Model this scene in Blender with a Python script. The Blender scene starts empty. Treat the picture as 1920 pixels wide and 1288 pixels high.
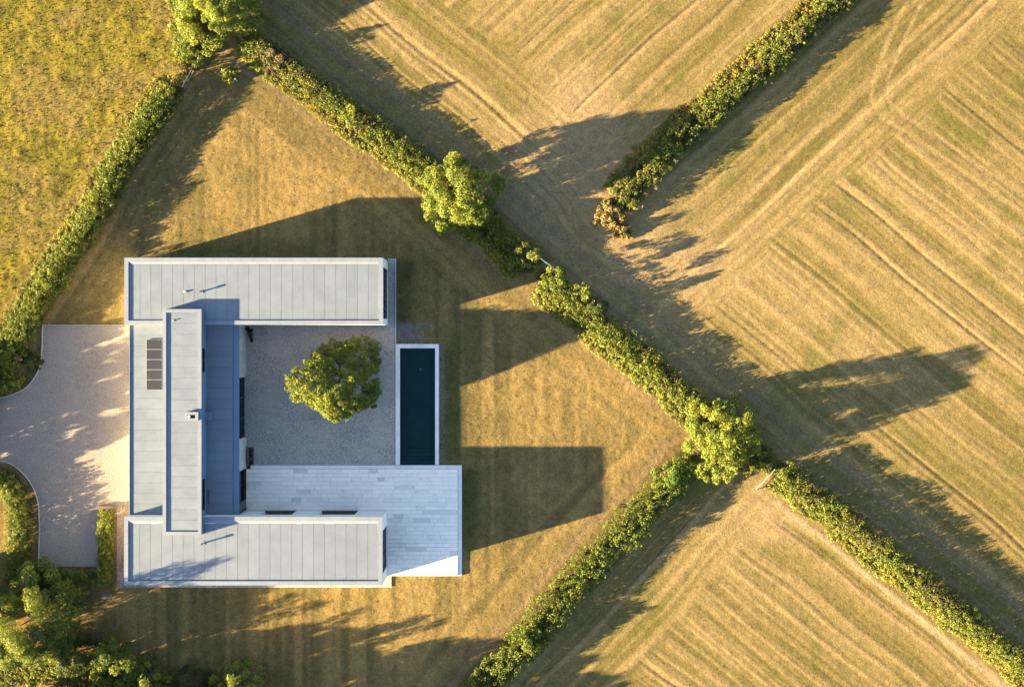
import bpy, math, random
import numpy as np
from mathutils import Vector

# ---------------------------------------------------------------- camera, world, sun, exposure
S = 0.06            # metres per source pixel on the ground
H = 131.0           # camera height
SUN_EL = math.radians(11.3)
SHADOW_AZ = math.radians(16.3)     # direction in which shadows fall, from +X towards +Y
scene = bpy.context.scene
C = scene.collection
cam_d = bpy.data.cameras.new('camera')
cam_d.sensor_width = 36.0
cam_d.lens = 36.0 * H / (1920 * S)
cam_d.clip_end = 3000
cam = bpy.data.objects.new('camera', cam_d)
cam.location = (0, 0, H)
C.objects.link(cam)
scene.camera = cam

world = bpy.data.worlds.new('World')
scene.world = world
world.use_nodes = True
wn = world.node_tree
for n in list(wn.nodes):
    wn.nodes.remove(n)
wo = wn.nodes.new('ShaderNodeOutputWorld')
wb = wn.nodes.new('ShaderNodeBackground')
sk = wn.nodes.new('ShaderNodeTexSky')
sk.sky_type = 'NISHITA'
sk.sun_disc = False
sk.sun_elevation = SUN_EL
sun_from = math.pi + SHADOW_AZ                      # azimuth of the sun, from +X
sk.sun_rotation = (math.pi / 2 - sun_from) % (2 * math.pi)
sk.air_density = 0.75
sk.dust_density = 0.7
sk.ozone_density = 1.0
wb.inputs['Strength'].default_value = 0.05
wn.links.new(sk.outputs[0], wb.inputs['Color'])
wn.links.new(wb.outputs[0], wo.inputs['Surface'])

sd = bpy.data.lights.new('sun', 'SUN')
sd.energy = 5.0
sd.angle = math.radians(0.5)
sd.color = (1.0, 0.79, 0.43)
so = bpy.data.objects.new('sun', sd)
d = Vector((math.cos(SHADOW_AZ) * math.cos(SUN_EL), math.sin(SHADOW_AZ) * math.cos(SUN_EL), -math.sin(SUN_EL)))
so.rotation_euler = d.to_track_quat('-Z', 'Y').to_euler()
so.location = (-80, -25, 40)
C.objects.link(so)

vs = scene.view_settings
vs.view_transform = 'Standard'
vs.look = 'None'
vs.gamma = 1.0
vs.use_curve_mapping = False
vs.exposure = 3.65
scene.cycles.max_bounces = 6
scene.cycles.diffuse_bounces = 3
scene.cycles.glossy_bounces = 3
scene.cycles.transmission_bounces = 4
scene.cycles.transparent_max_bounces = 8
scene.cycles.use_denoising = True

# ---------------------------------------------------------------- helpers
def gx(px, z=0.0): return (px - 960) * S * (1 - z / H)
def gy(py, z=0.0): return (644 - py) * S * (1 - z / H)
def G(px, py, z=0.0): return (gx(px, z), gy(py, z))

def thing(name, label, cat, loc=(0, 0, 0), group=None):
    o = bpy.data.objects.new(name, None)
    o.empty_display_size = 0.5
    o.location = loc
    C.objects.link(o)
    return tag(o, label, cat, group)
def tag(o, label, cat, group=None):
    o['label'] = label
    o['category'] = cat
    if group: o['group'] = group
    return o
def struct(o, label=None):
    o['kind'] = 'structure'
    if label: o['label'] = label
    return o
def link(name, me, mat, parent=None):
    if mat is not None and not me.materials:
        me.materials.append(mat)
    o = bpy.data.objects.new(name, me)
    C.objects.link(o)
    if parent is not None:
        o.parent = parent
        p = parent
        off = Vector((0, 0, 0))
        while p is not None:                        # meshes are written in world metres
            off += p.location
            p = p.parent
        o.location = -off
    return o

class MB:
    def __init__(s): s.v = []; s.f = []
    def box(s, x0, x1, y0, y1, z0, z1):
        return s.prism([(x0, y0), (x1, y0), (x1, y1), (x0, y1)], z0, z1)
    def prism(s, poly, z0, z1):
        n = len(poly); b = len(s.v)
        a = sum(poly[i][0] * poly[(i + 1) % n][1] - poly[(i + 1) % n][0] * poly[i][1] for i in range(n))
        if a < 0: poly = poly[::-1]
        s.v += [(x, y, z0) for x, y in poly] + [(x, y, z1) for x, y in poly]
        s.f.append(tuple(b + i for i in reversed(range(n))))
        s.f.append(tuple(b + n + i for i in range(n)))
        for i in range(n):
            j = (i + 1) % n
            s.f.append((b + i, b + j, b + n + j, b + n + i))
        return s
    def hull(s, bottom, top):                        # two matching quads
        b = len(s.v); n = len(bottom)
        s.v += list(bottom) + list(top)
        s.f.append(tuple(b + i for i in reversed(range(n))))
        s.f.append(tuple(b + n + i for i in range(n)))
        for i in range(n):
            j = (i + 1) % n
            s.f.append((b + i, b + j, b + n + j, b + n + i))
        return s
    def tube(s, p0, p1, r0, r1, n=8):
        p0 = Vector(p0); p1 = Vector(p1)
        ax = (p1 - p0).normalized()
        u = ax.orthogonal().normalized(); w = ax.cross(u)
        b = len(s.v)
        for p, r in ((p0, r0), (p1, r1)):
            for k in range(n):
                t = 2 * math.pi * k / n
                s.v.append(tuple(p + u * (r * math.cos(t)) + w * (r * math.sin(t))))
        for k in range(n):
            j = (k + 1) % n
            s.f.append((b + k, b + j, b + n + j, b + n + k))
        s.f.append(tuple(b + k for k in reversed(range(n))))
        s.f.append(tuple(b + n + k for k in range(n)))
        return s
    def mesh(s, name):
        me = bpy.data.meshes.new(name)
        me.from_pydata(s.v, [], s.f)
        me.update()
        return me
    def build(s, name, mat, parent=None):
        return link(name, s.mesh(name), mat, parent)

def np_mesh(name, V, F, col=None, smooth=False):
    """V (n,3), F (m,k) all k-gons, col (n,3) per vertex"""
    me = bpy.data.meshes.new(name)
    n = len(V); m, k = F.shape
    me.vertices.add(n)
    me.vertices.foreach_set('co', np.ascontiguousarray(V, dtype=np.float32).ravel())
    me.loops.add(m * k)
    me.loops.foreach_set('vertex_index', np.ascontiguousarray(F, dtype=np.int32).ravel())
    me.polygons.add(m)
    me.polygons.foreach_set('loop_start', np.arange(0, m * k, k, dtype=np.int32))
    me.polygons.foreach_set('loop_total', np.full(m, k, dtype=np.int32))
    me.polygons.foreach_set('use_smooth', np.full(m, smooth, dtype=bool))
    if col is not None:
        ca = me.color_attributes.new('Col', 'FLOAT_COLOR', 'POINT')
        c4 = np.ones((n, 4), dtype=np.float32); c4[:, :3] = col
        ca.data.foreach_set('color', c4.ravel())
    me.update(calc_edges=True)
    return me

# value noise
_T = np.random.RandomState(11).rand(256, 256)
def vnoise(x, y, seed=0):
    x = x + seed * 37.13; y = y + seed * 91.7
    xi = np.floor(x).astype(int); yi = np.floor(y).astype(int)
    fx = x - xi; fy = y - yi
    fx = fx * fx * (3 - 2 * fx); fy = fy * fy * (3 - 2 * fy)
    a = _T[xi & 255, yi & 255]; b = _T[(xi + 1) & 255, yi & 255]
    c = _T[xi & 255, (yi + 1) & 255]; e = _T[(xi + 1) & 255, (yi + 1) & 255]
    return (a * (1 - fx) + b * fx) * (1 - fy) + (c * (1 - fx) + e * fx) * fy
def fbm(x, y, seed=0, o=4):
    r = 0; a = 0.5; t = 0
    for i in range(o):
        r = r + a * vnoise(x, y, seed + i * 3); t += a
        x = x * 2.03; y = y * 2.03; a *= 0.55
    return r / t
def sstep(a, b, x):
    t = np.clip((x - a) / (b - a), 0, 1)
    return t * t * (3 - 2 * t)

# ---------------------------------------------------------------- materials
def new_mat(name):
    m = bpy.data.materials.new(name)
    m.use_nodes = True
    nt = m.node_tree
    for n in list(nt.nodes): nt.nodes.remove(n)
    out = nt.nodes.new('ShaderNodeOutputMaterial')
    return m, nt, out
def nd(nt, kind, **kw):
    n = nt.nodes.new(kind)
    for k, v in kw.items():
        if k in n.inputs: n.inputs[k].default_value = v
        else: setattr(n, k, v)
    return n
def math_n(nt, op, a, b):
    n = nt.nodes.new('ShaderNodeMath'); n.operation = op
    for i, v in enumerate((a, b)):
        if isinstance(v, (int, float)): n.inputs[i].default_value = v
        else: nt.links.new(v, n.inputs[i])
    return n.outputs[0]
def mixc(nt, fac, a, b, mode='MIX'):
    n = nt.nodes.new('ShaderNodeMix'); n.data_type = 'RGBA'; n.blend_type = mode
    for idx, v in ((0, fac), (6, a), (7, b)):
        if isinstance(v, (int, float)): n.inputs[idx].default_value = v
        elif isinstance(v, tuple): n.inputs[idx].default_value = (*v, 1)
        else: nt.links.new(v, n.inputs[idx])
    return n.outputs[2]
def ramp(nt, src, lo, hi, a=0.0, b=1.0):
    n = nt.nodes.new('ShaderNodeMapRange')
    nt.links.new(src, n.inputs[0])
    n.inputs[1].default_value = lo; n.inputs[2].default_value = hi
    n.inputs[3].default_value = a; n.inputs[4].default_value = b
    return n.outputs[0]
def noise(nt, vec, scale, detail=3, rough=0.6):
    n = nd(nt, 'ShaderNodeTexNoise', Scale=scale, Detail=detail, Roughness=rough)
    nt.links.new(vec, n.inputs['Vector'])
    return n.outputs[0]
def pos(nt):
    return nt.nodes.new('ShaderNodeNewGeometry').outputs['Position']
def scaled(nt, vec, sx, sy, sz):
    n = nt.nodes.new('ShaderNodeVectorMath'); n.operation = 'MULTIPLY'
    nt.links.new(vec, n.inputs[0]); n.inputs[1].default_value = (sx, sy, sz)
    return n.outputs[0]
def principled(nt, out, base, rough=0.8, spec=0.3, metal=0.0, bump=None, bump_s=0.3, bump_d=0.05):
    p = nt.nodes.new('ShaderNodeBsdfPrincipled')
    if isinstance(base, tuple): p.inputs['Base Color'].default_value = (*base, 1)
    else: nt.links.new(base, p.inputs['Base Color'])
    if isinstance(rough, (int, float)): p.inputs['Roughness'].default_value = rough
    else: nt.links.new(rough, p.inputs['Roughness'])
    p.inputs['Specular IOR Level'].default_value = spec
    p.inputs['Metallic'].default_value = metal
    if bump is not None:
        b = nd(nt, 'ShaderNodeBump', Strength=bump_s, Distance=bump_d)
        nt.links.new(bump, b.inputs['Height'])
        nt.links.new(b.outputs[0], p.inputs['Normal'])
    nt.links.new(p.outputs[0], out.inputs['Surface'])
    return p

def ground_mat():
    m, nt, out = new_mat('ground_cover')
    a = nd(nt, 'ShaderNodeAttribute', attribute_name='Col')
    P = pos(nt)
    n1 = noise(nt, P, 6.5, 3, 0.7)
    n2 = noise(nt, P, 0.9, 3, 0.6)
    f = math_n(nt, 'MULTIPLY', ramp(nt, n1, 0.28, 0.72, 0.60, 1.40), ramp(nt, n2, 0.25, 0.75, 0.85, 1.15))
    comb = nt.nodes.new('ShaderNodeCombineColor')
    for i in range(3): nt.links.new(f, comb.inputs[i])
    c = mixc(nt, 1.0, a.outputs['Color'], comb.outputs[0], 'MULTIPLY')
    principled(nt, out, c, 1.0, 0.0, bump=n1, bump_s=0.45, bump_d=0.08)
    return m
def gravel_mat(name, base, dark, warm):
    m, nt, out = new_mat(name)
    P = pos(nt)
    v = nd(nt, 'ShaderNodeTexVoronoi', Scale=13.0); nt.links.new(P, v.inputs['Vector'])
    n1 = noise(nt, P, 9.0, 3, 0.8)
    n2 = noise(nt, P, 0.35, 4, 0.6)
    bw = nt.nodes.new('ShaderNodeRGBToBW'); nt.links.new(v.outputs['Color'], bw.inputs[0])
    c = mixc(nt, ramp(nt, bw.outputs[0], 0.2, 0.8), dark, base)
    c = mixc(nt, ramp(nt, n2, 0.40, 0.7, 0.0, 0.85), c, warm)
    n3 = noise(nt, scaled(nt, P, 0.25, 1.0, 1.0), 0.8, 4, 0.6)
    c = mixc(nt, ramp(nt, n3, 0.5, 0.72, 0.0, 0.35), c, dark)
    c = mixc(nt, 1.0, c, mixc(nt, ramp(nt, n1, 0.3, 0.7), (0.7, 0.7, 0.7), (1.3, 1.3, 1.3)), 'MULTIPLY')
    principled(nt, out, c, 0.95, 0.1, bump=bw.outputs[0], bump_s=0.5, bump_d=0.05)
    return m
def leaf_mat():
    m, nt, out = new_mat('leaf')
    a = nd(nt, 'ShaderNodeAttribute', attribute_name='Col')
    p = nt.nodes.new('ShaderNodeBsdfPrincipled')
    nt.links.new(a.outputs['Color'], p.inputs['Base Color'])
    p.inputs['Roughness'].default_value = 0.6
    p.inputs['Specular IOR Level'].default_value = 0.18
    t = nt.nodes.new('ShaderNodeBsdfTranslucent')
    tc = mixc(nt, 1.0, a.outputs['Color'], (1.5, 1.35, 0.7), 'MULTIPLY')
    nt.links.new(tc, t.inputs['Color'])
    mx = nt.nodes.new('ShaderNodeMixShader'); mx.inputs[0].default_value = 0.25
    nt.links.new(p.outputs[0], mx.inputs[1]); nt.links.new(t.outputs[0], mx.inputs[2])
    nt.links.new(mx.outputs[0], out.inputs['Surface'])
    return m
def plain(name, base, rough=0.7, spec=0.3, metal=0.0, var=0.12, scale=1.2, rnd=0.0, streak=None):
    m, nt, out = new_mat(name)
    P = pos(nt)
    if streak: P = scaled(nt, P, *streak)
    n = noise(nt, P, scale, 4, 0.65)
    lo = tuple(c * (1 - var) for c in base); hi = tuple(min(1, c * (1 + var)) for c in base)
    c = mixc(nt, ramp(nt, n, 0.3, 0.7), lo, hi)
    if rnd:
        oi = nt.nodes.new('ShaderNodeObjectInfo')
        c = mixc(nt, 1.0, c, mixc(nt, oi.outputs['Random'], (1 - rnd,) * 3, (1 + rnd,) * 3), 'MULTIPLY')
    principled(nt, out, c, rough, spec, metal, bump=n, bump_s=0.06, bump_d=0.02)
    return m
def zinc_mat(name, base, rough, rnd):
    m, nt, out = new_mat(name)
    P = pos(nt)
    oi = nt.nodes.new('ShaderNodeObjectInfo')
    n = noise(nt, P, 0.7, 5, 0.7)
    st = noise(nt, scaled(nt, P, 1.6, 0.35, 1), 1.5, 4, 0.7)
    sp = noise(nt, P, 7.0, 3, 0.7)
    c = mixc(nt, ramp(nt, n, 0.3, 0.7), tuple(c * 0.93 for c in base), tuple(c * 1.07 for c in base))
    c = mixc(nt, ramp(nt, st, 0.55, 0.8, 0, 0.35), c, (base[0] * 0.86, base[1] * 0.80, base[2] * 0.70))
    c = mixc(nt, ramp(nt, sp, 0.66, 0.8, 0, 0.25), c, tuple(c * 0.7 for c in base))
    c = mixc(nt, 1.0, c, mixc(nt, oi.outputs['Random'], (1 - rnd,) * 3, (1 + rnd,) * 3), 'MULTIPLY')
    principled(nt, out, c, ramp(nt, n, 0.3, 0.7, rough - 0.05, rough + 0.08), 0.5, 0.0, bump=n, bump_s=0.05, bump_d=0.03)
    return m
def slab_mat():
    m, nt, out = new_mat('pale_paving_stone')
    P = pos(nt)
    oi = nt.nodes.new('ShaderNodeObjectInfo')
    r = oi.outputs['Random']
    n = noise(nt, scaled(nt, P, 0.5, 3.0, 1.0), 1.6, 4, 0.7)
    n2 = noise(nt, P, 0.5, 3, 0.6)
    c = mixc(nt, ramp(nt, n, 0.3, 0.7), (0.76, 0.66, 0.57), (0.85, 0.74, 0.64))
    rr = nt.nodes.new('ShaderNodeValToRGB')
    el = rr.color_ramp.elements
    el[0].position = 0.0; el[0].color = (0.70, 0.71, 0.71, 1)
    el[1].position = 0.04; el[1].color = (0.82, 0.83, 0.83, 1)
    e = el.new(0.09); e.color = (0.95, 0.95, 0.95, 1)
    e = el.new(1.0); e.color = (1.05, 1.04, 1.03, 1)
    nt.links.new(r, rr.inputs[0])
    c = mixc(nt, 1.0, c, rr.outputs[0], 'MULTIPLY')
    c = mixc(nt, ramp(nt, n2, 0.5, 0.75, 0, 0.25), c, (0.5, 0.5, 0.46))
    principled(nt, out, c, 0.6, 0.25, bump=n, bump_s=0.08, bump_d=0.01)
    return m
def glass_mat(name, tint=(0.35, 0.5, 0.58)):
    m, nt, out = new_mat(name)
    tr = nd(nt, 'ShaderNodeBsdfTransparent'); tr.inputs['Color'].default_value = (*tint, 1)
    gl = nd(nt, 'ShaderNodeBsdfGlossy', Roughness=0.03)
    fr = nd(nt, 'ShaderNodeFresnel', IOR=1.5)
    f = math_n(nt, 'ADD', math_n(nt, 'MULTIPLY', fr.outputs[0], 0.25), 0.05)
    mx = nt.nodes.new('ShaderNodeMixShader')
    nt.links.new(f, mx.inputs[0])
    nt.links.new(tr.outputs[0], mx.inputs[1]); nt.links.new(gl.outputs[0], mx.inputs[2])
    nt.links.new(mx.outputs[0], out.inputs['Surface'])
    return m
def water_mat():
    m, nt, out = new_mat('pool_water')
    P = pos(nt)
    n = noise(nt, P, 1.8, 2, 0.5)
    b = nd(nt, 'ShaderNodeBump', Strength=0.06, Distance=0.05); nt.links.new(n, b.inputs['Height'])
    tr = nd(nt, 'ShaderNodeBsdfTransparent'); tr.inputs['Color'].default_value = (0.32, 0.72, 0.74, 1)
    gl = nd(nt, 'ShaderNodeBsdfGlossy', Roughness=0.02)
    nt.links.new(b.outputs[0], gl.inputs['Normal'])
    fr = nd(nt, 'ShaderNodeFresnel', IOR=1.33)
    nt.links.new(b.outputs[0], fr.inputs['Normal'])
    mx = nt.nodes.new('ShaderNodeMixShader')
    nt.links.new(fr.outputs[0], mx.inputs[0])
    nt.links.new(tr.outputs[0], mx.inputs[1]); nt.links.new(gl.outputs[0], mx.inputs[2])
    nt.links.new(mx.outputs[0], out.inputs['Surface'])
    return m

M = {}
M['ground'] = ground_mat()
M['leaf'] = leaf_mat()
M['gravel'] = gravel_mat('courtyard_gravel', (0.38, 0.335, 0.29), (0.18, 0.165, 0.15), (0.35, 0.30, 0.245))
M['drive'] = gravel_mat('driveway_gravel', (0.235, 0.20, 0.175), (0.165, 0.14, 0.122), (0.23, 0.19, 0.162))
M['red_gravel'] = gravel_mat('reddish_gravel', (0.30, 0.215, 0.17), (0.12, 0.085, 0.07), (0.27, 0.20, 0.15))
M['zinc'] = zinc_mat('standing_seam_zinc', (0.122, 0.140, 0.170), 0.42, 0.045)
M['zinc_wall'] = plain('zinc_cladding', (0.088, 0.132, 0.20), 0.45, 0.5, 0.0, 0.06, 0.8)
M['coping'] = plain('pale_coping_metal', (0.145, 0.160, 0.195), 0.5, 0.45, 0.0, 0.05, 1.0, 0.05)
M['render'] = plain('white_wall_render', (0.60, 0.585, 0.56), 0.9, 0.2, 0.0, 0.05, 1.5)
M['pier'] = plain('weathered_pier_stone', (0.36, 0.35, 0.325), 0.9, 0.2, 0.0, 0.18, 2.2, 0.05)
M['slab'] = slab_mat()
M['kerb_stone'] = plain('pale_kerb_stone', (0.64, 0.60, 0.56), 0.7, 0.25, 0.0, 0.06, 1.5, 0.06)
M['frame'] = plain('dark_grey_metal', (0.035, 0.04, 0.045), 0.4, 0.5, 0.0, 0.1)
M['glass'] = glass_mat('window_glass')
M['glass_dark'] = glass_mat('blue_glass', (0.2, 0.3, 0.4))
M['room'] = plain('interior_floor', (0.06, 0.05, 0.042), 0.7, 0.2)
M['water'] = water_mat()
M['basin'] = plain('dark_pool_lining', (0.004, 0.120, 0.105), 0.6, 0.2, 0.0, 0.2, 0.5)
M['pv'] = plain('solar_cell_glass', (0.030, 0.029, 0.031), 0.3, 0.5, 0.0, 0.05, 1.0, 0.10)
M['bark'] = plain('bark', (0.11, 0.085, 0.06), 0.95, 0.1, 0.0, 0.35, 6.0)
M['timber'] = plain('weathered_grey_timber', (0.34, 0.32, 0.29), 0.9, 0.1, 0.0, 0.2, 5.0)
M['pale_timber'] = plain('pale_gate_timber', (0.20, 0.185, 0.165), 0.8, 0.2, 0.0, 0.1)
M['grey_stone'] = plain('stone_darkened_for_shade', (0.12, 0.11, 0.095), 0.95, 0.1, 0.0, 0.2)  # pale stone, base colour darkened to stand in for shade on it
M['white_paint'] = plain('white_paint', (0.74, 0.73, 0.70), 0.6, 0.3, 0.0, 0.05)
M['brown_wood'] = plain('brown_timber', (0.11, 0.075, 0.05), 0.8, 0.2, 0.0, 0.2, 5.0)
M['steel'] = plain('brushed_steel', (0.50, 0.50, 0.50), 0.4, 0.5, 0.6, 0.06)
M['black'] = plain('black_metal', (0.02, 0.02, 0.022), 0.5, 0.4)
M['lamp'] = plain('pale_fitting', (0.5, 0.55, 0.55), 0.4, 0.4)

# ---------------------------------------------------------------- hedge lines (source pixels, ground level)
HA = [(462, 72), (520, 112), (600, 172), (700, 245), (790, 312), (870, 385), (930, 440), (988, 495)]
HB = [(1024, 522), (1085, 575), (1140, 622), (1200, 668), (1260, 722), (1320, 775), (1390, 830), (1430, 862)]
HC = [(1462, 884), (1560, 955), (1650, 1028), (1750, 1112), (1850, 1192), (1960, 1280), (2060, 1362)]
HL1 = [(330, -60), (343, -10), (352, 50), (358, 110)]
HL2 = [(325, 172), (275, 245), (230, 312), (190, 388), (146, 462), (106, 520), (66, 582), (30, 645), (0, 700), (-40, 765)]
HU = [(1660, -85), (1590, -18), (1520, 46), (1450, 114), (1380, 176), (1300, 240), (1240, 295), (1195, 345), (1168, 380)]
HD = [(1285, 868), (1255, 905), (1200, 962), (1140, 1022), (1085, 1082), (1035, 1140), (985, 1200), (935, 1252), (870, 1330)]
HI = [(-60, 912), (-15, 893), (18, 905), (40, 940), (42, 985), (38, 1030), (30, 1085)]
ALLH = [HA, HB, HC, HL1, HL2, HU, HD, HI]

def dist_line(px, py, pts):
    best = np.full(px.shape, 1e9)
    for (x0, y0), (x1, y1) in zip(pts[:-1], pts[1:]):
        dx, dy = x1 - x0, y1 - y0
        t = np.clip(((px - x0) * dx + (py - y0) * dy) / (dx * dx + dy * dy), 0, 1)
        best = np.minimum(best, np.hypot(px - x0 - t * dx, py - y0 - t * dy))
    return best
def in_poly(px, py, poly):
    r = np.zeros(px.shape, bool)
    n = len(poly)
    for i in range(n):
        x0, y0 = poly[i]; x1, y1 = poly[(i + 1) % n]
        if y0 == y1: continue
        c = ((y0 > py) != (y1 > py)) & (px < (x1 - x0) * (py - y0) / (y1 - y0) + x0)
        r ^= c
    return r

LAWN = [(395, 40), (358, 110)] + HL2 + [(-200, 800), (-700, 830), (-700, 1700), (700, 1700), (870, 1330)] + HD[::-1] + [(1330, 830), (1320, 775)] + HB[:5][::-1] + HA[::-1]
MEADOW = HL1[::-1][0:0] + [(395, 40), (358, 110)] + HL2 + [(-200, 800), (-700, 830), (-700, -700), (330, -700), (330, -60), (352, 20)]
LOWER = HD + [(700, 1700), (2600, 1700), (2600, 1800)] + HC[::-1] + [(1430, 862), (1340, 810)]
TOP = [(330, -60), (330, -700), (2300, -700)] + HU + [(1140, 420), (1010, 505), (972, 480)] + HA[::-1] + [(395, 40)]

UD = (0.736, -0.676); UN = (0.676, 0.736)
CD = (0.776, 0.630); CN = (0.630, -0.776)
AD = (0.768, 0.641); AN = (0.641, -0.768)
DD = (-0.682, 0.732); DN = (0.732, 0.682)
def lin(px, py, o, v): return (px - o[0]) * v[0] + (py - o[1]) * v[1]

def stripes(c, along, pitch, seed):
    """swaths across c: straw weight, dark rut weight, fine grain along the rows"""
    c = c + 5 * (vnoise(along / 130.0, c / 90.0, seed + 5) - 0.5) * 2
    b = np.zeros(c.shape); r = np.zeros(c.shape)
    for q, (p, wide) in enumerate(((pitch * 1.9, 7.0), (pitch * 0.55, 3.0))):
        i = np.floor(c / p).astype(int)
        f = c - i * p
        r1 = _T[(i * 7 + seed * 13 + q * 50) & 255, 17]; r2 = _T[(i * 11 + seed * 5) & 255, 93 + q]
        r3 = _T[(i * 3 + seed) & 255, 160 + q]; r4 = _T[(i * 5 + seed) & 255, 200 + q]
        m = p * (0.3 + 0.4 * r4)
        w = wide * (0.6 + 0.9 * r1)
        brk = 0.6 + 0.8 * fbm(along / 160.0, c / 20.0, seed + 9 + q, 3)
        b = np.maximum(b, np.exp(-((f - m) / w) ** 2) * (0.2 + 0.8 * r2) * brk * (1.0 if q == 0 else 0.38))
        cut = sstep(0.22, 0.55, fbm(along / 420.0, c / 40.0, seed + 19 + q, 3))
        r = np.maximum(r, np.exp(-((f - m + w * 1.05) / 2.4) ** 2) * sstep(0.30, 0.85, r3) * cut * (1.0 if q == 0 else 0.4))
    fine = vnoise(along / 500.0, c / 4.6, seed + 2) * 0.5 + 0.5 * vnoise(along / 700.0, c / 19.0, seed + 4)
    return np.clip(b, 0, 1), np.clip(r, 0, 1), fine

def ground_fields(px, py):
    """albedo and height at source-pixel positions"""
    shp = px.shape
    reg = np.full(shp, 4)                      # 0 lawn 1 meadow 2 lower 3 top 4 hay
    reg[in_poly(px, py, TOP)] = 3
    reg[in_poly(px, py, LOWER)] = 2
    reg[in_poly(px, py, MEADOW)] = 1
    reg[in_poly(px, py, LAWN)] = 0
    dA = lin(px, py, (478, 72), AN); dC = lin(px, py, (1030, 520), CN)
    dU = lin(px, py, (1160, 375), UN); dD = lin(px, py, (1290, 860), DN)
    tA = lin(px, py, (478, 72), AD); tC = lin(px, py, (1030, 520), CD)
    tU = lin(px, py, (1160, 375), UD); tD = lin(px, py, (1290, 860), DD)
    wob = 26 * (fbm(px / 70.0, py / 70.0, 41, 3) - 0.5) * 2
    big = fbm(px / 210.0, py / 210.0, 3, 4)
    mid = fbm(px / 42.0, py / 42.0, 7, 4)
    sml = fbm(px / 9.0, py / 9.0, 23, 3)
    hf = vnoise(px / 4.0, py / 4.0, 31)
    col = np.zeros(shp + (3,))
    z = np.zeros(shp)
    straw = np.array((0.390, 0.272, 0.122)); olive = np.array((0.215, 0.166, 0.056)); green = np.array((0.150, 0.148, 0.038))
    tan = np.array((0.415, 0.285, 0.145)); rutc = np.array((0.12, 0.085, 0.050))
    def L(a, b, t): return a * (1 - t[..., None]) + b * t[..., None]
    # striped fields
    def field(mask, wA, sa, sb, seed):
        (b1, r1, f1) = sa; (b2, r2, f2) = sb
        b = b1 * wA + b2 * (1 - wA); r = r1 * wA + r2 * (1 - wA); f = f1 * wA + f2 * (1 - wA)
        g = np.clip(0.24 + 0.8 * (big - 0.45) + 0.15 * (mid - 0.5) + 1.7 * (f - 0.5) + 0.8 * b, 0, 1)
        c = L(np.broadcast_to(olive, shp + (3,)), straw, g)
        c = L(c, green, np.clip(0.55 * sstep(0.55, 0.78, fbm(px / 60.0, py / 60.0, seed + 71, 3)) * (1 - b), 0, 1))
        c = L(c, rutc, 0.75 * r)
        h = 0.028 * b - 0.06 * r + 0.045 * (f - 0.5) + 0.012 * (sml - 0.5) + 0.012 * (hf - 0.5)
        col[mask] = c[mask]; z[mask] = h[mask]
    wH = sstep(285, 250, dU + wob) * sstep(70, 120, dC + wob * 0.5)
    field(reg == 4, wH, stripes(dU, tU, 31.0, 1), stripes(dC, tC, 34.0, 2), 1)
    wT = sstep(300, 270, dA + wob)
    field(reg == 3, wT, stripes(dA, tA, 30.0, 3), stripes(dU, tU, 27.0, 4), 2)
    wL = sstep(215, 175, dD + wob)
    field(reg == 2, wL, stripes(dD, tD, 28.0, 5), stripes(dC, tC, 31.0, 6), 3)
    # crossing tracks in the hay field between the headland and the main swaths
    m = reg == 4
    x = np.exp(-((dU - 232 + wob * 0.3) / 20.0) ** 2) * 0.55 * (0.5 + mid)
    col[m] = L(col, straw, np.clip(x, 0, 1))[m]
    # worn junction between the fields
    j = np.exp(-(((px - 1080) / 150.0) ** 2 + ((py - 340) / 110.0) ** 2)) + np.exp(-(((px - 1245) / 130.0) ** 2 + ((py - 500) / 75.0) ** 2)) + 0.8 * np.exp(-(((px - 1090) / 80.0) ** 2 + ((py - 215) / 95.0) ** 2)) + 0.8 * np.exp(-(((px - 1420) / 85.0) ** 2 + ((py - 965) / 60.0) ** 2))
    j = np.clip(j * (0.6 + 0.9 * mid), 0, 0.92)
    col[(reg >= 2)] = L(col, tan, j)[(reg >= 2)]
    # curved wheel tracks: pale crushed straw with a darker edge
    for pts, wd, fld in (([(1720, -40), (1668, 70), (1640, 140), (1632, 190), (1655, 222), (1720, 262), (1800, 318), (1960, 430)], 5.0, 4),
                         ([(1745, -30), (1690, 85), (1664, 150), (1662, 186), (1690, 214), (1760, 258), (1960, 398)], 4.0, 4),
                         ([(930, 235), (1010, 300), (1070, 365), (1105, 430), (1160, 468), (1240, 475), (1330, 428), (1430, 340), (1560, 215), (1720, 62), (1820, -35)], 6.0, 3),
                         ([(900, 262), (985, 330), (1045, 392), (1080, 452), (1150, 500), (1250, 512), (1350, 462), (1460, 362), (1590, 238), (1760, 75), (1860, -25)], 6.0, 3),
                         ([(640, -20), (700, 52), (790, 135), (880, 215), (985, 300)], 4.0, 3), ([(672, -20), (728, 44), (818, 128), (905, 205), (1005, 288)], 4.0, 3)):
        dd = dist_line(px, py, pts)
        mm = (reg >= 3)
        t = np.exp(-(dd / wd) ** 2) * (0.35 + 0.5 * mid)
        e = np.exp(-((dd - wd * 1.5) / 2.2) ** 2) * 0.35 * sstep(0.4, 0.65, mid + 0.1)
        col[mm] = L(L(col, rutc, np.clip(e, 0, 1)), np.array((0.43, 0.305, 0.14)), np.clip(t, 0, 0.8))[mm]
        z[mm] -= (0.02 * t)[mm]
    # lawn
    m = reg == 0
    gold = np.array((0.345, 0.232, 0.088)); gdk = np.array((0.200, 0.150, 0.058)); lg = np.array((0.085, 0.095, 0.030))
    dE = dist_line(px, py, HA + HB); dW = dist_line(px, py, HL2); dS = dist_line(px, py, HD)
    de = np.minimum(np.minimum(dE, dS), dW)
    wV = sstep(95, 150, de)
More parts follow.
